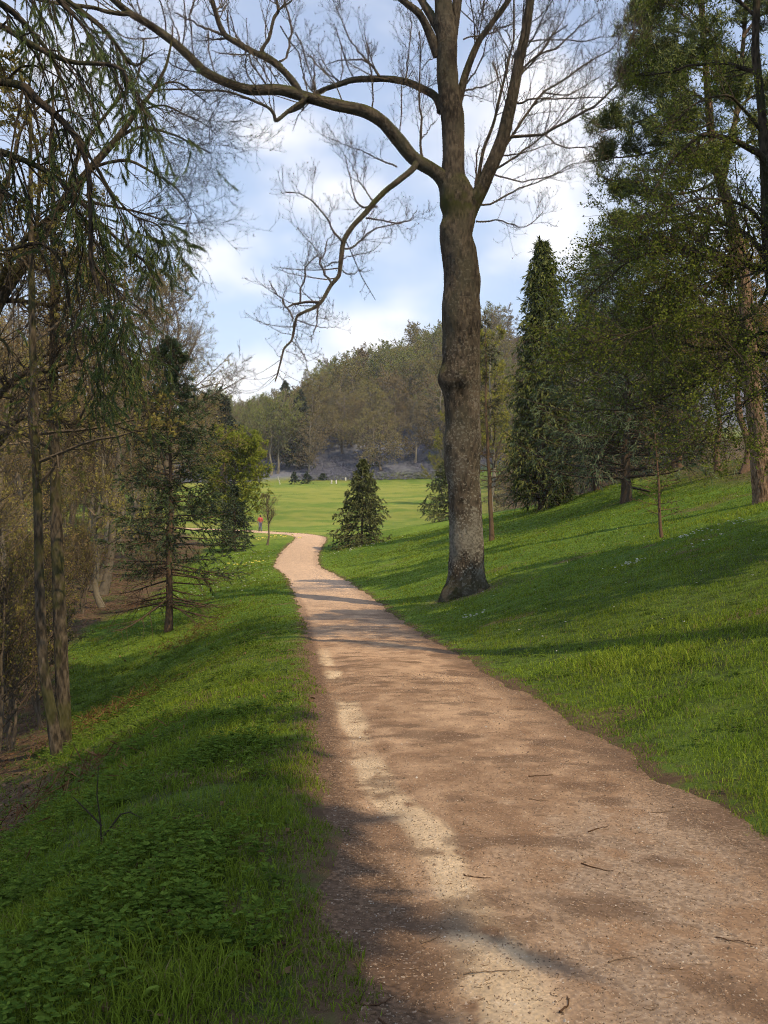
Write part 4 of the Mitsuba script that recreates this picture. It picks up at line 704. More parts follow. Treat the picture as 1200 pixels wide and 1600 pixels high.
# ------------------------------------------------------------------ tree builders
BARK, TWIG = (.13, .105, .075), (.10, .078, .052)
def budding(rng, H_, r0, cb, R, n1=13, n2=8, n3=8, leaves=5000, lsize=.09, c0=(.12, .10, .03), c1=(.17, .16, .04), bark=BARK, twig=TWIG, up=.05, rmin=.008, stems=1, n4=0, low=0.0, path=None, mat=None):
    """A deciduous tree in early leaf -> dict of part soups."""
    tr, br, lf = Soup(), Soup(), Soup(); allP = []
    for s in range(stems):
        nz = 10; z = np.linspace(0, H_ * .86, nz)
        wob = np.cumsum(rng.normal(size=(nz, 2)) * H_ * .012, 0); wob[0] = 0
        tilt = rng.normal(size=2) * .06 if stems > 1 else rng.normal(size=2) * .015
        P = np.stack([wob[:, 0] + tilt[0] * z + s * r0 * 1.5, wob[:, 1] + tilt[1] * z, z], 1)
        Rr = r0 * (1 - .82 * (z / z[-1]) ** .9); Rr[0] *= 1.35
        if path is not None: P, Rr = spline(path, n=nz)[:, :3], spline(path, n=nz)[:, 3]
        v, f, _ = sweep(np.c_[P, Rr], sides=9 if mat is None else 14, per=2 if mat is None else 6, rough=.25, seed=int(rng.integers(99)))
        tr.add(v, f, np.clip(np.array(bark) * (1 + .3 * (meshkit.fbm(v * [6, 6, 2], 3) - .5))[:, None] * 1.0, 0, 1))
        t0 = cb / (H_ * .86)
        P1, R1 = kids(rng, P[None], Rr[None], n1, t0=t0, ang=(42, 88), seg=7, wob=.10, up=up, rr=.5, rmin=rmin * 2,
                      lens=lambda t, i: R * (1.1 - .55 * ((t - t0) / (1 - t0)) ** 2.2) * (.85 + low))
        P2, R2 = kids(rng, P1, R1, n2, t0=.12, ang=(28, 70), ratio=.55, seg=5, wob=.14, up=up * .8, rr=.5, rmin=rmin * 1.3)
        P3, R3 = kids(rng, P2, R2, n3, t0=.12, ang=(25, 70), ratio=.6, seg=3, wob=.18, up=up * .7, rr=.6, rmin=rmin)
        lv = [(P1, R1, 4), (P2, R2, 3), (P3, R3, 3)]
        if n4: lv.append((*kids(rng, P3, R3, n4, t0=.2, ang=(25, 60), ratio=.6, seg=2, wob=.2, up=up * .5, rr=.7, rmin=rmin * .8), 3))
        for P_, R_, sd_ in lv:
            v, f = tubes(P_, R_, sd_); br.add(v, f, tint(rng, len(P_), twig, np.array(twig) * 1.25, P_.shape[1] * sd_, .1))
        allP.append(lv[-1][0]); allP.append(lv[-2][0][rng.random(len(lv[-2][0])) < .5])
    per = max(1, int(leaves / sum(len(p) for p in allP)) + 1)
    for P_ in allP:
        b, t = along(rng, P_, per)
        k = rng.random(len(b)) < leaves / (per * sum(len(p) for p in allP)); b, t = b[k], t[k]; n = len(b)
        v, f = cards(rng, b, t * .5 + rng.normal(size=(n, 3)) * .7 + [0, 0, .1], lsize * rng.uniform(.6, 1.4, n), lsize * .62)
        lf.add(v, f, tint(rng, n, c0, c1, 4))
    return {'trunk': tr.ply(mat or 'mat_bark', True), 'branchwork': br.ply('mat_bark'), 'crown': lf.ply('mat_leaf')}


def conifer(rng, H_, r0, R, base, nb, prof=.9, droop=.25, tipup=.12, n2=8, tuft=6, L=.16, W=.03, c0=(.03, .05, .016), c1=(.055, .085, .028), bark=(.11, .075, .05), dead=0.0, hang=.15, ang0=5, top=35, sec=.42, lean=0.0, bare_in=.2, flatten=.6, ragged=.15, rmin=.006):
    """A conifer: trunk, drooping branches with side shoots, needle tufts."""
    tr, br, nd = Soup(), Soup(), Soup()
    z = np.linspace(0, H_, 12); wob = np.cumsum(rng.normal(size=(12, 2)) * H_ * .003, 0); wob[0] = 0
    P = np.stack([wob[:, 0] + lean * z, wob[:, 1], z], 1); Rr = np.maximum(r0 * (1 - z / H_ * .97), .006); Rr[0] *= 1.25
    v, f, _ = sweep(np.c_[P, Rr], sides=10, per=2, rough=.2, seed=5); tr.add(v, f, np.array(bark) * (1 + .4 * (meshkit.fbm(v * [7, 7, 3], 3) - .5))[:, None])
    u = np.sort(rng.random(nb) ** .85); hgt = base + (H_ * .985 - base) * u
    az = np.arange(nb) * 2.39996 + rng.normal(size=nb) * .5
    len_ = R * ((1 - u) ** prof * .97 + .03) * (1 + ragged * rng.normal(size=nb)); len_ = np.maximum(len_, .05 * R)
    el = np.radians(ang0 + (top - ang0) * u ** 1.5 + rng.normal(size=nb) * 6)
    s = np.linspace(0, 1, 7)
    rad = len_[:, None] * (s[None] * np.cos(el)[:, None])
    zz = hgt[:, None] + len_[:, None] * (s[None] * np.sin(el)[:, None] - droop * s[None] ** 1.6 + tipup * s[None] ** 4)
    cx = np.interp(hgt, z, P[:, 0]); cy = np.interp(hgt, z, P[:, 1])
    azz = az[:, None] + .18 * rng.normal(size=(nb, 1)) * s[None]
    BP = np.stack([cx[:, None] + np.cos(azz) * rad, cy[:, None] + np.sin(azz) * rad, zz], -1)
    BR = np.maximum(np.interp(hgt, z, Rr)[:, None] * .3 * (1 - .8 * s[None]), rmin); BR = np.minimum(BR, .03 * len_[:, None] + rmin)
    v, f = tubes(BP, BR, 4); br.add(v, f, np.array(bark) * .8)
    P2, R2 = kids(rng, BP, BR, n2, t0=bare_in, ang=(35, 65), seg=4, wob=.07, up=-.06, rr=.6, rmin=rmin * .6, flat=flatten, ratio=sec)
    P2[..., 2] -= hang * np.linspace(0, 1, 5)[None] ** 2 * np.linalg.norm(P2[:, -1] - P2[:, 0], axis=1)[:, None]
    v, f = tubes(P2[:, ::2], R2[:, ::2], 3); br.add(v, f, np.array(bark) * .7)
    live = hgt > base + dead * (H_ - base) * (.6 + .8 * rng.random(nb))
    l2 = np.repeat(live, n2)
    q2 = np.repeat(len_ / len_.max(), n2); pk = rng.random(nb * n2) < .18 + .95 * q2 ** .8; qb = rng.random(nb) < .3 + len_ / len_.max()
    for PP, k in ((P2[l2 & pk], tuft), (BP[live & qb], tuft * 2)):
        if not len(PP): continue
        b, t = along(rng, PP, k, t0=.1 if PP is not BP else .4); n = len(b)
        d = t + rng.normal(size=(n, 3)) * .38 + [0, 0, -hang]
        ll = L * rng.uniform(.6, 1.35, n)
        v, f = cards(rng, b, d, ll, W * rng.uniform(.7, 1.4, n)); nd.add(v, f, tint(rng, n, c0, c1, 4))
    return {'trunk': tr.ply('mat_bark', True), 'branchwork': br.ply('mat_bark'), 'foliage': nd.ply('mat_needle')}


def group(name, parts): scene[name] = {'type': 'shapegroup', **parts}; return name
def place(x, y, rz=0.0, s=1.0, sink=.06, sz=None):
    return T().translate([float(x), float(y), float(H(x, y)) - sink]).rotate([0, 0, 1], rz).scale([s, s, sz or s])
def stand(key, parts, x, y, rz=0.0, s=1.0, sz=None):
    """A thing of its own, made once."""
    for p, d in parts.items(): scene[f'{key}__{p}'] = {**d, 'to_world': place(x, y, rz, s, sz=sz)}
counts = {}
def key_of(name):
    k = counts.get(name, 0); counts[name] = k + 1
    return name if k == 0 else '%s_%03d' % (name, k)
def copies(name, groups, spots, text, cat, grp):
    for x, y, s in spots:
        k = key_of(name); g = groups[int(rng.integers(len(groups)))]
        scene[k] = {'type': 'instance', 'group': {'type': 'ref', 'id': g}, 'to_world': place(x, y, float(rng.uniform(0, 360)), float(s))}
        label(k, text(x, y, groups.index(g)) if callable(text) else text, cat, grp)


def along_limbs(rng, limbs, M, lens, up, ang=(25, 60), rmin=.006, per=14, t0=.2):
    out = []
    for p in limbs.values():
        q = spline(p, n=per)
        out.append(kids(rng, q[None, :, :3], q[None, :, 3], M, t0=t0, ang=ang, seg=5, wob=.12, up=up, rr=.45, rmin=rmin, lens=lens))
    return np.vstack([o[0] for o in out]), np.vstack([o[1] for o in out])

# ------------------------------------------------------------------ conifers and specimen trees
rng = np.random.default_rng(31)
stand('spruce', conifer(rng, 5.1, .08, 1.58, .05, 210, prof=.72, droop=.24, tipup=.1, n2=10, tuft=11, L=.17, W=.055, c0=(.055, .072, .02), c1=(.135, .15, .048), hang=.35, ang0=5, top=40, ragged=.2), -1.3, 60)
label('spruce', 'bushy little spruce standing alone on the grass right of the far path bend', 'spruce')
stand('spruce_001', conifer(rng, 4.6, .08, 2.2, .1, 150, prof=.8, droop=.2, tipup=.15, n2=9, tuft=9, L=.2, W=.06, c0=(.05, .07, .024), c1=(.12, .14, .05), hang=.2, ragged=.2), 4.6, 72)
label('spruce_001', 'young spruce with spreading arms half hidden behind the bare trunk', 'spruce')
stand('cypress', conifer(np.random.default_rng(181), 12.6, .22, 1.72, .1, 600, prof=.40, droop=.42, tipup=.30, n2=8, tuft=12, L=.22, W=.05, c0=(.055, .076, .016), c1=(.15, .17, .038), hang=.55, ang0=28, top=55, ragged=.16, sec=.5), 7.45, 48)
label('cypress', 'tall narrow cypress with dense drooping yellow green sprays right of the trunk', 'cypress')
stand('thin_conifer', conifer(rng, 9.0, .10, .95, 2.0, 70, prof=.6, droop=.1, tipup=.1, n2=6, tuft=6, L=.2, W=.03, c0=(.045, .05, .02), c1=(.085, .08, .03), bark=(.13, .085, .05), dead=.35, lean=-.025, ang0=10, top=45), 4.2, 40)
label('thin_conifer', 'thin straggly conifer with reddish stem between the bare trunk and the cypress', 'conifer')
stand('slim_conifer', conifer(rng, 8.6, .115, 2.05, .75, 190, prof=.62, droop=.16, tipup=.16, n2=13, tuft=17, L=.16, W=.026, c0=(.032, .056, .018), c1=(.070, .10, .034), bark=(.12, .08, .052), dead=.16, lean=.018, ang0=-4, top=45, ragged=.3, bare_in=.3, hang=.1), -6.3, 30)
label('slim_conifer', 'slim dark conifer with bare lower branches on the left grass bank', 'conifer')
stand('blue_pine', conifer(rng, 9.8, .2, 3.6, .5, 260, prof=.5, droop=.10, tipup=.2, n2=10, tuft=15, L=.28, W=.026, c0=(.05, .08, .036), c1=(.115, .155, .07), bark=(.09, .065, .045), hang=.3, ang0=8, top=50, ragged=.3, bare_in=.35), 9.2, 39)
label('blue_pine', 'broad blue green pine spreading to the grass right of the cypress', 'pine')
stand('blue_pine_001', conifer(rng, 11.5, .2, 2.7, .5, 220, prof=.6, droop=.12, tipup=.2, n2=9, tuft=12, L=.3, W=.032, c0=(.06, .095, .046), c1=(.125, .17, .085), hang=.35, ang0=8, top=50, ragged=.3), 10.2, 49)
label('blue_pine_001', 'paler blue pine standing behind and between the cypress and the broad pine', 'pine')
stand('larch_sapling', conifer(rng, 3.6, .045, .75, .5, 46, prof=.5, droop=.05, tipup=.05, n2=5, tuft=2, L=.08, W=.02, c0=(.10, .06, .025), c1=(.14, .085, .03), bark=(.14, .085, .055), lean=-.045, ang0=10, top=40), 6.85, 25.3)
label('larch_sapling', 'thin leaning reddish sapling alone on the right hand grass slope', 'sapling')
stand('dark_conifer', conifer(rng, 4.2, .08, 1.5, .1, 110, prof=.75, droop=.2, tipup=.12, n2=8, tuft=8, L=.2, W=.045, c0=(.028, .048, .018), c1=(.055, .08, .03), hang=.25), -9.3, 64)
label('dark_conifer', 'squat dark conifer at the foot of the yellow green bush by the left bank', 'conifer')
for k, (x, y, h, r, t) in enumerate([(-18.0, 206, 2.6, 1.2, 'left one of the three tiny dark firs at the top edge of the meadow'), (-15.7, 208, 2.4, 1.3, 'middle one of the three tiny dark firs at the top edge of the meadow'),
                                     (-12.8, 215, 1.3, 1.2, 'right one, lowest of the three tiny dark firs at the top edge of the meadow'), (-1.9, 226, 4.6, 1.7, 'small dark fir among the bluebells above the bushy spruce')]):
    kk = 'small_fir' + ('' if k == 0 else '_%03d' % k)
    stand(kk, conifer(rng, h, .06, r, .05, 46, n2=6, tuft=5, L=.3, W=.12, c0=(.016, .03, .012), c1=(.035, .06, .02)), x, y); label(kk, t, 'fir')
stand('yellow_tree', budding(rng, 9.4, .14, 1.6, 2.9, n1=34, n2=10, n3=8, leaves=32000, lsize=.14, c0=(.15, .20, .028), c1=(.38, .41, .065), low=.1, rmin=.009), -11.5, 75)
label('yellow_tree', 'rounded yellow green young tree in fresh leaf left of the path bend', 'tree')
stand('bare_shrub', budding(np.random.default_rng(171), 3.6, .07, 1.0, 1.25, n1=20, n2=7, n3=6, leaves=200, lsize=.04, up=.22, c0=(.12, .09, .04), c1=(.16, .12, .05), rmin=.006), -7.5, 66)
label('bare_shrub', 'small bare tree with upswept twigs beside the walker', 'tree')

# ------------------------------------------------------------------ top left: hanging conifer and leaning bare tree
def big_tree(key, trunk, limbs, mat, sides=14):
    t = [list(p) for p in trunk]; t[0][2] = float(H(t[0][0], t[0][1])) - .2
    v, f, _ = sweep(t, sides=sides, per=6, rough=.3, seed=7)
    scene[key + '__trunk'] = mikit.ply((v, f), mat, smooth=True)
    for k, p in enumerate(limbs.values()):
        v, f, _ = sweep(p, sides=8, per=4, rough=.35, seed=k)
        scene[key + '__limb' + ('' if k == 0 else '_%03d' % k)] = mikit.ply((v, f), mat, smooth=True)
big_tree('drooping_conifer', HANG_TRUNK, HANG, 'mat_bark_dark')
label('drooping_conifer', 'dark drooping conifer hanging its boughs in from the top left', 'conifer')
P1, R1 = along_limbs(rng, HANG, 34, lambda t, i: .35 + .75 * rng.random(len(t)), -.22, ang=(25, 70), rmin=.004, t0=.15)
P1[..., 2] -= .35 * np.linspace(0, 1, P1.shape[1])[None] ** 2 * np.linalg.norm(P1[:, -1] - P1[:, 0], axis=1)[:, None]
P2, R2 = kids(rng, P1, R1, 4, t0=.2, ang=(25, 60), seg=4, wob=.12, up=-.14, rr=.6, rmin=.0025, lens=lambda t, i: .12 + .3 * rng.random(len(t)))
sp = Soup()
for P, R in ((P1, R1), (P2, R2)): v, f = tubes(P, R, 3); sp.add(v, f, (.036, .028, .018))
scene['drooping_conifer__branchwork'] = sp.ply('mat_bark')
sp = Soup(); cl = meshkit.fbm(P2[:, 0] * 1.3 + 5, 3, seed=6)
for cx, cz, cr in ((-2.75, 6.4, .32), (-2.6, 5.95, .2), (-2.65, 4.2, .36), (-2.85, 4.5, .3), (-3.15, 4.85, .4), (-3.7, 4.8, .3), (-2.65, 3.1, .28), (-3.1, 3.05, .25), (-2.9, 2.95, .22), (-3.3, 6.5, .4), (-3.7, 6.7, .35), (-2.75, 3.5, .22)):
    cl = cl + .22 * np.exp(-((P2[:, 2, 0] - cx) ** 2 + (P2[:, 2, 2] - cz) ** 2) / cr ** 2)
dense = rng.random(len(P2)) < .05 + .9 * sstep(.44, .56, cl)
for P, k in ((P2[dense], 120), (P1[rng.random(len(P1)) < .22], 22)):
    b, t = along(rng, P, k, .1); n = len(b)
    v, f = cards(rng, b, t + rng.normal(size=(n, 3)) * .32 + [0, 0, -.45], rng.uniform(.04, .085, n), rng.uniform(.0034, .0062, n)); sp.add(v, f, tint(rng, n, (.026, .05, .011), (.09, .125, .022), 4))
scene['drooping_conifer__foliage'] = sp.ply('mat_needle')

big_tree('leaning_tree', LOW_TRUNK, LOWT, 'mat_bark_near')
label('leaning_tree', 'many stemmed bare tree leaning in over the left bank with low arching boughs', 'tree')
P1, R1 = along_limbs(rng, LOWT, 16, lambda t, i: .5 + 1.0 * rng.random(len(t)), .08, ang=(30, 70), rmin=.005)
P2, R2 = kids(rng, P1, R1, 7, t0=.15, ang=(28, 62), seg=4, wob=.15, up=.05, rr=.6, rmin=.0038, lens=lambda t, i: .25 + .4 * (1 - t))
P3, R3 = kids(rng, P2, R2, 3, t0=.2, ang=(28, 60), seg=2, wob=.18, up=.05, rr=.7, rmin=.003, lens=lambda t, i: .12 + .2 * (1 - t))
sp = Soup()
for P, R in ((P1, R1), (P2, R2), (P3, R3)): v, f = tubes(P, R, 3); sp.add(v, f, (.06, .046, .03))
scene['leaning_tree__branchwork'] = sp.ply('mat_bark')
b, t = along(rng, P3, 1); b = b[rng.random(len(b)) < .5]; n = len(b)
v, f = cards(rng, b, rng.normal(size=(n, 3)), rng.uniform(.02, .045, n), .02)
scene['leaning_tree__buds'] = Soup().add(v, f, tint(rng, n, (.09, .07, .025), (.15, .13, .03), 4)).ply('mat_leaf')

# ------------------------------------------------------------------ right: pine and oak in small leaf
big_tree('pine', PINE_TRUNK, PINE, 'mat_bark_pine')
label('pine', 'tall pine with bare brown trunk and layered dark needle tufts at the top right', 'pine')
P1, R1 = along_limbs(rng, PINE, 30, lambda t, i: (.25 + .75 * rng.random(len(t))) * (1.25 - .85 * t), .10, ang=(30, 70), rmin=.012, t0=.25)
P2, R2 = kids(rng, P1, R1, 5, t0=.2, ang=(25, 60), seg=3, wob=.15, up=.18, rr=.7, rmin=.009, lens=lambda t, i: .2 + .3 * rng.random(len(t)))
sp = Soup()
for P, R in ((P1, R1), (P2, R2)): v, f = tubes(P, R, 3); sp.add(v, f, (.075, .055, .038))
scene['pine__branchwork'] = sp.ply('mat_bark')
tip = np.vstack([P2[:, -1], P1[:, -1], P2[:, 2]]); tip = tip[rng.random(len(tip)) < .12 + .88 * sstep(.36, .52, meshkit.fbm(tip * [.55, .55, 1.5] + 9, 3, seed=83))]; b = np.repeat(tip, 20, 0); n = len(b)
d = rng.normal(size=(n, 3)) + [0, 0, .45]
v, f = cards(rng, b + rng.normal(size=(n, 3)) * .04, d, rng.uniform(.12, .21, n), rng.uniform(.016, .03, n))
scene['pine__foliage'] = Soup().add(v, f, tint(rng, n, (.085, .115, .03), (.20, .225, .06), 4)).ply('mat_needle')

big_tree('oak', OAK_TRUNK, OAK, 'mat_bark_dark')
label('oak', 'spreading tree in small olive leaf reaching in from beyond the right edge', 'tree')
upper = ('o1', 'o2', 'o10', 'o11', 'o15', 'o9')
Pu, Ru = along_limbs(rng, {k: p for k, p in OAK.items() if k in upper}, 16, lambda t, i: (.3 + .6 * rng.random(len(t))) * (1.2 - .8 * t), .05, ang=(30, 75), rmin=.006, t0=.15)
Pl, Rl = along_limbs(rng, {k: p for k, p in OAK.items() if k not in upper}, 42, lambda t, i: (.5 + 1.1 * rng.random(len(t))) * (1.2 - .6 * t), .02, ang=(30, 75), rmin=.006, t0=.15)
P1, R1 = np.vstack([Pu, Pl]), np.vstack([Ru, Rl])
P2, R2 = kids(rng, P1, R1, 8, t0=.15, ang=(28, 62), seg=4, wob=.16, up=.04, rr=.6, rmin=.004, lens=lambda t, i: .3 + .4 * (1 - t))
sp = Soup()
for P, R in ((P1, R1), (P2, R2)): v, f = tubes(P, R, 3); sp.add(v, f, (.055, .042, .028))
scene['oak__branchwork'] = sp.ply('mat_bark')
b, t = along(rng, P2, 18, .1); k = rng.random(len(b)) < .25 + .75 * sstep(.34, .52, meshkit.fbm(b * [1.3, 1.3, 2.0] + 3, 3, seed=81)); b, t = b[k], t[k]; n = len(b); b = b + rng.normal(size=(n, 3)) * .035
v, f = cards(rng, b, t * .4 + rng.normal(size=(n, 3)), rng.uniform(.024, .058, n), rng.uniform(.018, .036, n))
scene['oak__foliage'] = Soup().add(v, f, tint(rng, n, (.075, .11, .018), (.19, .215, .038), 4, .2)).ply('mat_leaf')

# ------------------------------------------------------------------ woods
wood = [group('wood_%d' % k, budding(np.random.default_rng(60 + k), h, r, cb, R, n1=18, n2=9, n3=8, leaves=10000, lsize=.09, twig=(.14, .11, .075), c0=np.array(c0) * 2.5, c1=np.array(c1) * 2.6, bark=bk, stems=st, rmin=.0095))
        for k, (h, r, cb, R, c0, c1, bk, st) in enumerate([
            (18, .20, 4.0, 5.0, (.10, .080, .028), (.15, .13, .036), (.15, .125, .09), 1), (16, .16, 3.0, 4.2, (.115, .10, .026), (.17, .155, .036), (.17, .15, .11), 1),
            (20, .22, 7.0, 5.2, (.10, .075, .034), (.14, .105, .042), (.13, .11, .08), 1), (15, .13, 2.2, 4.4, (.09, .085, .024), (.13, .135, .030), (.12, .10, .07), 1),
            (17, .17, 5.0, 4.6, (.11, .075, .038), (.15, .11, .045), (.19, .17, .13), 1)])]
brush = [group('brush_%d' % k, budding(np.random.default_rng(80 + k), h, .035, .4, 1.4, n1=12, n2=6, n3=5, leaves=2200, lsize=.05, c0=(.18, .15, .045), c1=(.28, .25, .065), twig=(.085, .064, .043), stems=3, up=.3, rmin=.005)) for k, h in enumerate((3.2, 4.2))]
rng = np.random.default_rng(41)
spots = []
def free(x, y, d): return all((x - a) ** 2 + (y - b) ** 2 > d * d for a, b, _ in spots)
tries = 0
while len(spots) < 95 and tries < 9000:
    tries += 1
    y = 17 * (130 / 17) ** rng.random(); x = -rng.uniform(.10, .52) * y - 1.5
    ye = min(y, 88); gap = XC(ye) - HW(ye) - x - UW(min(y, 109))
    if gap < (1.2 if y < 60 else 4) or (y > 60 and x > -.19 * y): continue
    if free(x, y, 2.2 + .010 * y): spots.append((x, y, rng.uniform(.8, 1.1) * (.60 + .4 * float(sstep(25, 60, y)))))
WT = ('olive leaved', 'bushy pale barked', 'tall brown budding', 'low branched greenish', 'slender brown budding')
def wood_label(x, y, g): return f"{WT[g]} tree crowded in the left wood, {'nearest the viewpoint' if y < 28 else 'halfway along the bank' if y < 60 else 'far back beyond the slim conifer'}"
copies('woodland_tree', wood, spots, wood_label, 'tree', 'trees of the left wood')
spots = []; tries = 0
while len(spots) < 60 and tries < 6000:
    tries += 1
    y = 14 * (75 / 14) ** rng.random(); x = -rng.uniform(.18, .5) * y - 1.0
    gap = XC(y) - HW(y) - x - UW(y)
    if gap > .5 and free(x, y, 1.1): spots.append((x, y, rng.uniform(.6, 1.2)))
copies('brushwood', brush, spots, lambda x, y, g: ('tall' if g else 'low') + ' thin brushwood stems at the edge of the left wood, ' + ('near the dry bracken' if y < 28 else 'beside the slim conifer' if y < 45 else 'far along the bank'), 'shrub', 'brushwood of the left wood')
stand('tall_bare_tree', budding(np.random.default_rng(77), 18.5, .22, 6.5, 4.9, n1=17, n2=8, n3=8, n4=3, leaves=3500, lsize=.07, c0=(.16, .13, .05), c1=(.24, .2, .07), up=.12, rmin=.011), -11.8, 54)
label('tall_bare_tree', 'tall round crowned tree almost bare against the sky above the slim conifer', 'tree')
# ivy clad pair of trunks by the lower left
for k, (pts, t, h) in enumerate([([(-4.24, 13.6, -2.4, .15), (-4.27, 13.6, -2.05, .10), (-4.37, 13.6, -1.4, .082), (-4.44, 13.6, -.8, .075), (-4.53, 13.6, -.25, .07), (-4.56, 13.6, .6, .064), (-4.6, 13.6, 2.2, .055), (-4.7, 13.7, 4.5, .045), (-4.75, 13.8, 7.0, .015)], 'mossy brown trunk, left one of the pair at the foot of the left bank', 9.0),
                                 ([(-4.65, 15.0, -2.7, .17), (-4.66, 15.0, -2.2, .125), (-4.68, 15.0, -1.4, .108), (-4.71, 15.0, -.6, .10), (-4.74, 15.0, .2, .095), (-4.8, 15.0, 2.0, .08), (-4.86, 15.1, 4.5, .055), (-4.9, 15.2, 8.0, .015)], 'grey ivy clad trunk, right one of the pair at the foot of the left bank', 10.0)]):
    kk = 'ivy_trunk' + ('' if k == 0 else '_%03d' % k)
    d = budding(np.random.default_rng(90 + k), h / .86, .1, h * .58, 1.9, n1=10, n2=7, n3=6, leaves=3000, lsize=.06, rmin=.005, path=pts, mat='mat_bark_near', c0=(.18, .15, .05), c1=(.26, .24, .07))
    for p, q in d.items(): scene[f'{kk}__{p}'] = q
    label(kk, t, 'tree')
# dry shoot in the near grass
x0, y0 = -1.62, 5.9; z0 = float(H(x0, y0))
P = np.array([[[x0, y0, z0 - .05], [x0 - .01, y0, z0 + .15], [x0 - .03, y0, z0 + .3], [x0 - .02, y0, z0 + .47]], [[x0, y0, z0 + .12], [x0 - .06, y0, z0 + .18], [x0 - .13, y0, z0 + .25], [x0 - .17, y0, z0 + .29]],
              [[x0 + .0, y0, z0 + .05], [x0 + .1, y0 + .03, z0 + .18], [x0 + .16, y0, z0 + .2], [x0 + .22, y0, z0 + .17]]])
v, f = tubes(P, np.array([[.006, .005, .004, .002]] * 3), 5)
scene['dry_shoot'] = Soup().add(v, f, (.035, .028, .018)).ply('mat_bark'); label('dry_shoot', 'small dark forked shoot sticking up from the weeds of the left bank', 'shoot')

# right hand background trees
rng = np.random.default_rng(51)
firs = [group('fir_%d' % k, conifer(np.random.default_rng(100 + k), 14, .2, 3.0, 1.5, 170, n2=8, tuft=6, L=.38, W=.075, c0=(.03, .048, .018), c1=(.065, .088, .032), hang=.3, ragged=.25)) for k in range(2)]
larch = [group('larch_%d' % k, budding(np.random.default_rng(110 + k), 13, .17, 3.0, 3.6, n1=20, n2=9, n3=8, leaves=9000, lsize=.1, c0=(.20, .13, .04), c1=(.30, .22, .06), bark=(.17, .11, .07), low=.1)) for k in range(2)]
copies('larch', larch, [(13.2, 40.5, .75), (12.7, 36.3, .8), (16.5, 46, .8), (20, 43, .85), (15.5, 54, .95), (22, 55, 1), (26, 50, 1)], 'brown budding tree with reddish trunk standing uphill behind the pine at right', 'tree', 'brown trees uphill on the right')
copies('fir', firs, [(14.6, 52, .62), (13.5, 60, .8), (24, 62, .9), (19.5, 70, 1.0), (31, 66, 1)], 'dark fir filling the shade uphill behind the broad pine', 'fir', 'dark firs uphill on the right')
yellow = group('yellow_0', budding(np.random.default_rng(120), 19, .22, 3, 4.4, n1=22, n2=9, n3=8, leaves=16000, lsize=.15, c0=(.24, .25, .04), c1=(.38, .35, .07), up=.2, bark=(.22, .2, .15), rmin=.012))
copies('yellow_birch', [yellow], [(9.7, 92, 1.02)], 'tall yellow green tree in fresh leaf behind the cypress', 'tree', None)
copies('yellow_birch', [yellow], [(8.4, 150, .8)], 'airy pale yellow green tree at the right end of the bluebell slope', 'tree', None)

# hill wood
hilltrees = [group('hill_%d' % k, budding(np.random.default_rng(130 + k), h, .28, cb, R, n1=26, n2=9, n3=5, leaves=15000, lsize=.215, twig=(.15, .125, .095), c0=np.array(c0) * [2.0, 2.1, 2.2], c1=np.array(c1) * [2.1, 2.2, 2.3], bark=bk, rmin=.028, low=.12))
             for k, (h, cb, R, c0, c1, bk) in enumerate([(18, 2, 6.5, (.115, .095, .035), (.16, .14, .045), (.2, .17, .13)), (16, 1.5, 6.2, (.12, .088, .042), (.165, .125, .055), (.17, .14, .11)),
                                                         (19, 4, 6.4, (.10, .105, .03), (.15, .155, .042), (.2, .18, .14)), (15, 1.2, 6.5, (.125, .10, .045), (.17, .14, .055), (.16, .13, .1)),
                                                         (17, 2, 5.8, (.105, .085, .045), (.15, .115, .055), (.22, .2, .16))])]
spots = []; tries = 0
while len(spots) < 165 and tries < 20000:
    tries += 1
    y = rng.uniform(221, 330); x = rng.uniform(-.185, .115) * y
    if y < 248 and -34 < x < 16 and rng.random() < .93: continue
    if free(x, y, 5.0 + .010 * (y - 220)): spots.append((x, y, rng.uniform(.75, 1.12) * (.82 if x < -24 else 1)))
n0 = len(spots); tries = 0
while len(spots) < n0 + 45 and tries < 9000:
    tries += 1
    y = rng.uniform(105, 300); x = rng.uniform(.125, .30) * y
    if free(x, y, 7.5): spots.append((x, y, rng.uniform(.7, .95)))
n0 = len(spots); tries = 0
while len(spots) < n0 + 30 and tries < 9000:
    tries += 1
    y = rng.uniform(125, 240); x = -rng.uniform(.19, .40) * y
    if (y > 205 or x < -.21 * y) and free(x, y, 7.0): spots.append((x, y, rng.uniform(.7, 1.0)))
TONE = ('olive brown', 'rusty brown', 'yellowish olive', 'pale brown', 'grey brown')
def hill_label(x, y, g):
    place_ = 'on the hillside to the right, behind the cypress' if x > .115 * y else 'beyond the left wood' if y < 218 or x < -.19 * y else 'along the skyline of the far hill' if y > 296 else 'on the middle of the far hillside' if y > 256 else 'at the foot of the far hill above the bluebells'
    return f'{TONE[g]} budding tree standing {place_}'
copies('hillside_tree', hilltrees, spots, hill_label, 'tree', 'trees of the hillside wood')
copies('pale_trunk_tree', hilltrees[2:3], [(-24.4, 222, .9), (-23.2, 224, .95)], lambda x, y, g: ('left' if x < -24 else 'right') + ' one of two tall pale trunked trees left of the bluebells', 'tree', 'pale trunked pair left of the bluebells')
dk = [group('dark_0', conifer(np.random.default_rng(140), 22, .3, 4.2, 1, 150, n2=7, tuft=6, L=.75, W=.3, c0=(.035, .05, .026), c1=(.065, .08, .04), hang=.2, prof=.6))]
copies('dark_fir', dk, [(-18.6, 228, .8)], 'dark narrow fir standing in a gap above the bluebells', 'fir', None)
copies('dark_fir', dk, [(-24.0, 250, .84)], 'dark fir whose flat top shows on the skyline at the left of the hill', 'fir', None)
copies('dark_fir', dk, [(-21.5, 140, .74)], 'dark layered fir left of the bush, behind the slim conifer', 'fir', None)

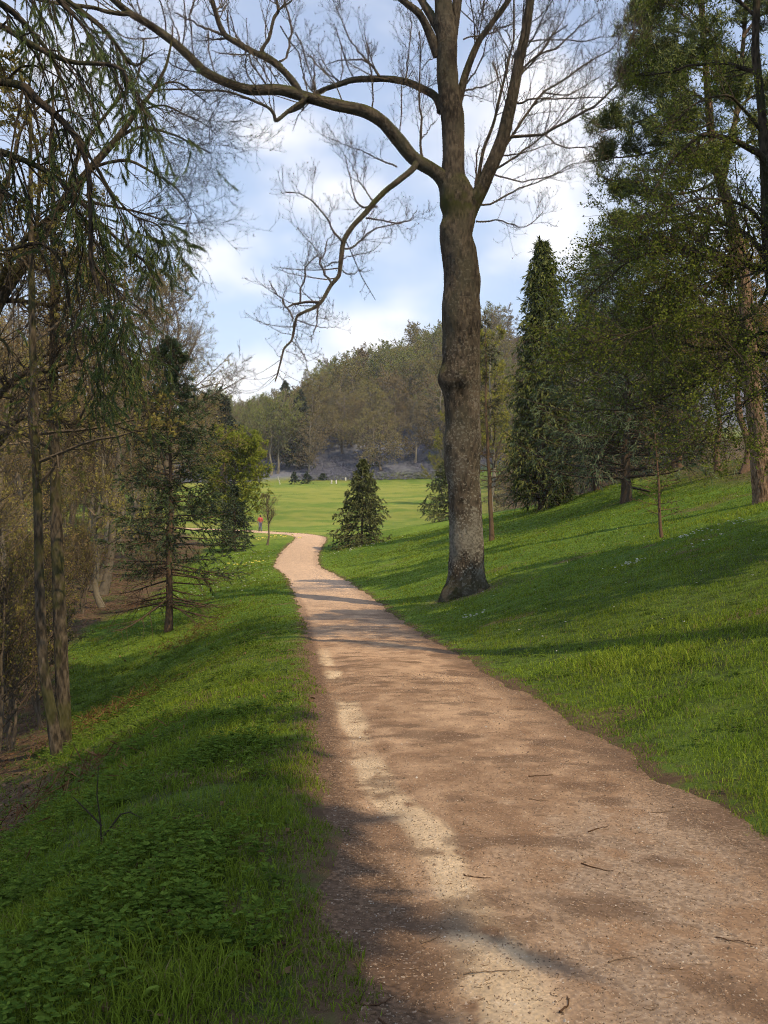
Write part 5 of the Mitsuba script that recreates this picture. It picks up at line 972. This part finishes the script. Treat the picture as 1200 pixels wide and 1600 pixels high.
# white markers on the meadow edge
def post(key, x, y, h, r, lean, text):
    q = [(lean * t, 0, h * t, r * (1 - .12 * t)) for t in (0, .3, .6, .9)] + [(lean, 0, h, r * .55)]
    v, f, _ = sweep(q, sides=12, per=2); z = float(H(x, y)) - .1
    scene[key] = Soup().add(v + [x, y, z], f, (.62, .60, .54)).ply('mat_litter', True); label(key, text, 'post')
post('white_post', -10.6, 207, .85, .16, .05, 'left one of two short white posts at the top edge of the meadow')
post('white_post_001', -9.6, 207, .85, .16, -.05, 'right one of two short white posts at the top edge of the meadow')
post('white_post_002', -8.0, 214, .7, .15, 0, 'white guard at a thin stem, just right of the two short white posts')
post('white_post_003', -20.8, 206, 1.8, .07, -.5, 'thin leaning white pole left of the tiny firs by the meadow')

# ------------------------------------------------------------------ walker
def hull(a, ra, b, rb):
    def ball(p, r): return m3.Manifold.sphere(r, 14).translate([float(x) for x in p])
    return m3.Manifold.batch_hull([ball(a, ra), ball(b, rb)])
def body(bones, edge=.03, it=8):
    m = m3.Manifold.batch_boolean([hull(*b) for b in bones], m3.OpType.Add).refine_to_length(edge)
    t = trimesh.Trimesh(m.to_mesh().vert_properties[:, :3], m.to_mesh().tri_verts, process=True)
    trimesh.smoothing.filter_taubin(t, iterations=it); return t
J = dict(pel=(0, 0, .92), che=(0, .02, 1.28), neck=(0, .02, 1.46), head=(0, .0, 1.60))
arms = [((sx * .19, .02, 1.39), .055, (sx * .25, .04 * sy, 1.12), .043, (sx * .25, -.14 + .06 * sy, .90), .033) for sx, sy in ((-1, 1), (1, -1))]
legs = [((sx * .09, 0, .88), .088, (sx * .10, -.10 * sy, .50), .058, (sx * .10, .12 * sy - .04, .09), .04) for sx, sy in ((-1, 1), (1, -1))]
bones = [(J['pel'], .135, J['che'], .145), (J['che'], .145, J['neck'], .06), (J['neck'], .055, J['head'], .06), ((0, .01, 1.62), .09, (0, -.015, 1.56), .07), ((0, -.085, 1.585), .018, (0, -.095, 1.57), .016),
         ((-.19, .02, 1.39), .06, (.19, .02, 1.39), .06), ((.085, .01, 1.59), .02, (.095, .015, 1.61), .015), ((-.085, .01, 1.59), .02, (-.095, .015, 1.61), .015)]
hands = []
for a, ra, b, rb, c, rc in arms:
    bones += [(a, ra, b, rb), (b, rb, c, rc)]
    c = np.array(c); pm = c + [0, -.03, -.08]; bones.append((c, .03, pm, .034))
    for k in range(4): bones.append((pm + [0, (k - 1.5) * .02, 0], .010, pm + [.01, (k - 1.5) * .021 - .01, -.085 + .012 * abs(k - 1.4)], .0075))
    bones.append((c + [0, -.035, -.03], .012, c + [0, -.085, -.075], .009))
for a, ra, b, rb, c, rc in legs: bones += [(a, ra, b, rb), (b, rb, c, rc)]
px, py_ = -13.3, 110.4; pz = float(path_z([px], [py_])[0]) + .005
W = T().translate([px, py_, pz]).rotate([0, 0, 1], 200).scale(1.02)
def wear(name, t, c): scene['person__' + name] = {**Soup().add(t.vertices, t.faces, c).ply('mat_litter', True), 'to_world': W}
wear('body', body(bones, .02), (.50, .33, .25))
wear('shirt', body([((0, 0, .98), .15, (0, .02, 1.28), .165), ((0, .02, 1.28), .165, (0, .02, 1.42), .09), ((-.19, .02, 1.39), .075, (.19, .02, 1.39), .075)] + [(a, ra + .02, b, rb + .022) for a, ra, b, rb, c, rc in arms]), (.52, .12, .11))
wear('trousers', body([((0, 0, .90), .148, (0, 0, .98), .142)] + [(a, ra + .02, b, rb + .024) for a, ra, b, rb, c, rc in legs] + [(b, rb + .024, c, rc + .03) for a, ra, b, rb, c, rc in legs]), (.14, .15, .21))
wear('hair', body([((0, .03, 1.65), .092, (0, .045, 1.58), .075)]), (.07, .045, .03))
for k, (a, ra, b, rb, c, rc) in enumerate(legs):
    c = np.array(c); wear('shoe' + ('' if k == 0 else '_001'), body([(c + [0, .03, -.045], .042, c + [0, -.14, -.055], .034)]), (.05, .045, .04))
label('person', 'walker in red top and grey trousers on the far bend of the path', 'person')

# ------------------------------------------------------------------ trees to the right of and behind the viewpoint, whose shade falls on the bank
stand('round_tree', budding(np.random.default_rng(160), 19, .3, 7, 3.5, n1=42, n2=10, n3=8, leaves=56000, lsize=.3, c0=(.05, .065, .015), c1=(.09, .10, .025)), 3.2, -1.75)
label('round_tree', 'round leafy tree on the slope just behind the viewpoint', 'tree')
stand('round_tree_001', budding(np.random.default_rng(163), 22, .34, 11.5, 4.6, n1=26, n2=9, n3=8, leaves=15000, lsize=.18, c0=(.07, .09, .02), c1=(.12, .13, .03)), 5.9, 7.4)
label('round_tree_001', 'tall thinly leaved tree standing uphill to the right of the path', 'tree')
stand('round_tree_002', budding(np.random.default_rng(162), 15, .3, 4.0, 5.0, n1=26, n2=9, n3=5, leaves=34000, lsize=.32, c0=(.07, .09, .02), c1=(.12, .13, .03)), 11.6, 13.2)
label('round_tree_002', 'leafy tree up the slope beyond the right edge of the view', 'tree')
# thin spring haze over the valley
scene['haze_medium'] = {'type': 'homogeneous', 'albedo': {'type': 'rgb', 'value': [.95, .95, .95]}, 'sigma_t': {'type': 'rgb', 'value': [.00019, .0002, .00023]}}
scene['haze'] = {'type': 'cube', 'to_world': T().translate([0, 379, 45]).scale([419, 419, 70]), 'bsdf': {'type': 'null'}, 'interior': {'type': 'ref', 'id': 'haze_medium'}}
scene['camera']['medium'] = {'type': 'ref', 'id': 'haze_medium'}
label('haze', 'thin spring haze lying over the valley', 'haze', kind='stuff')
for k in list(scene):
    if k.rsplit('__', 1)[-1] in ('branchwork', 'foliage', 'crown', 'buds'): labels.setdefault(k, {})['kind'] = 'stuff'
    if scene[k].get('type') == 'instance':
        for p in scene[scene[k]['group']['id']]:
            if p in ('branchwork', 'crown', 'foliage'): labels[f'{k}__{p}'] = {'kind': 'stuff'}
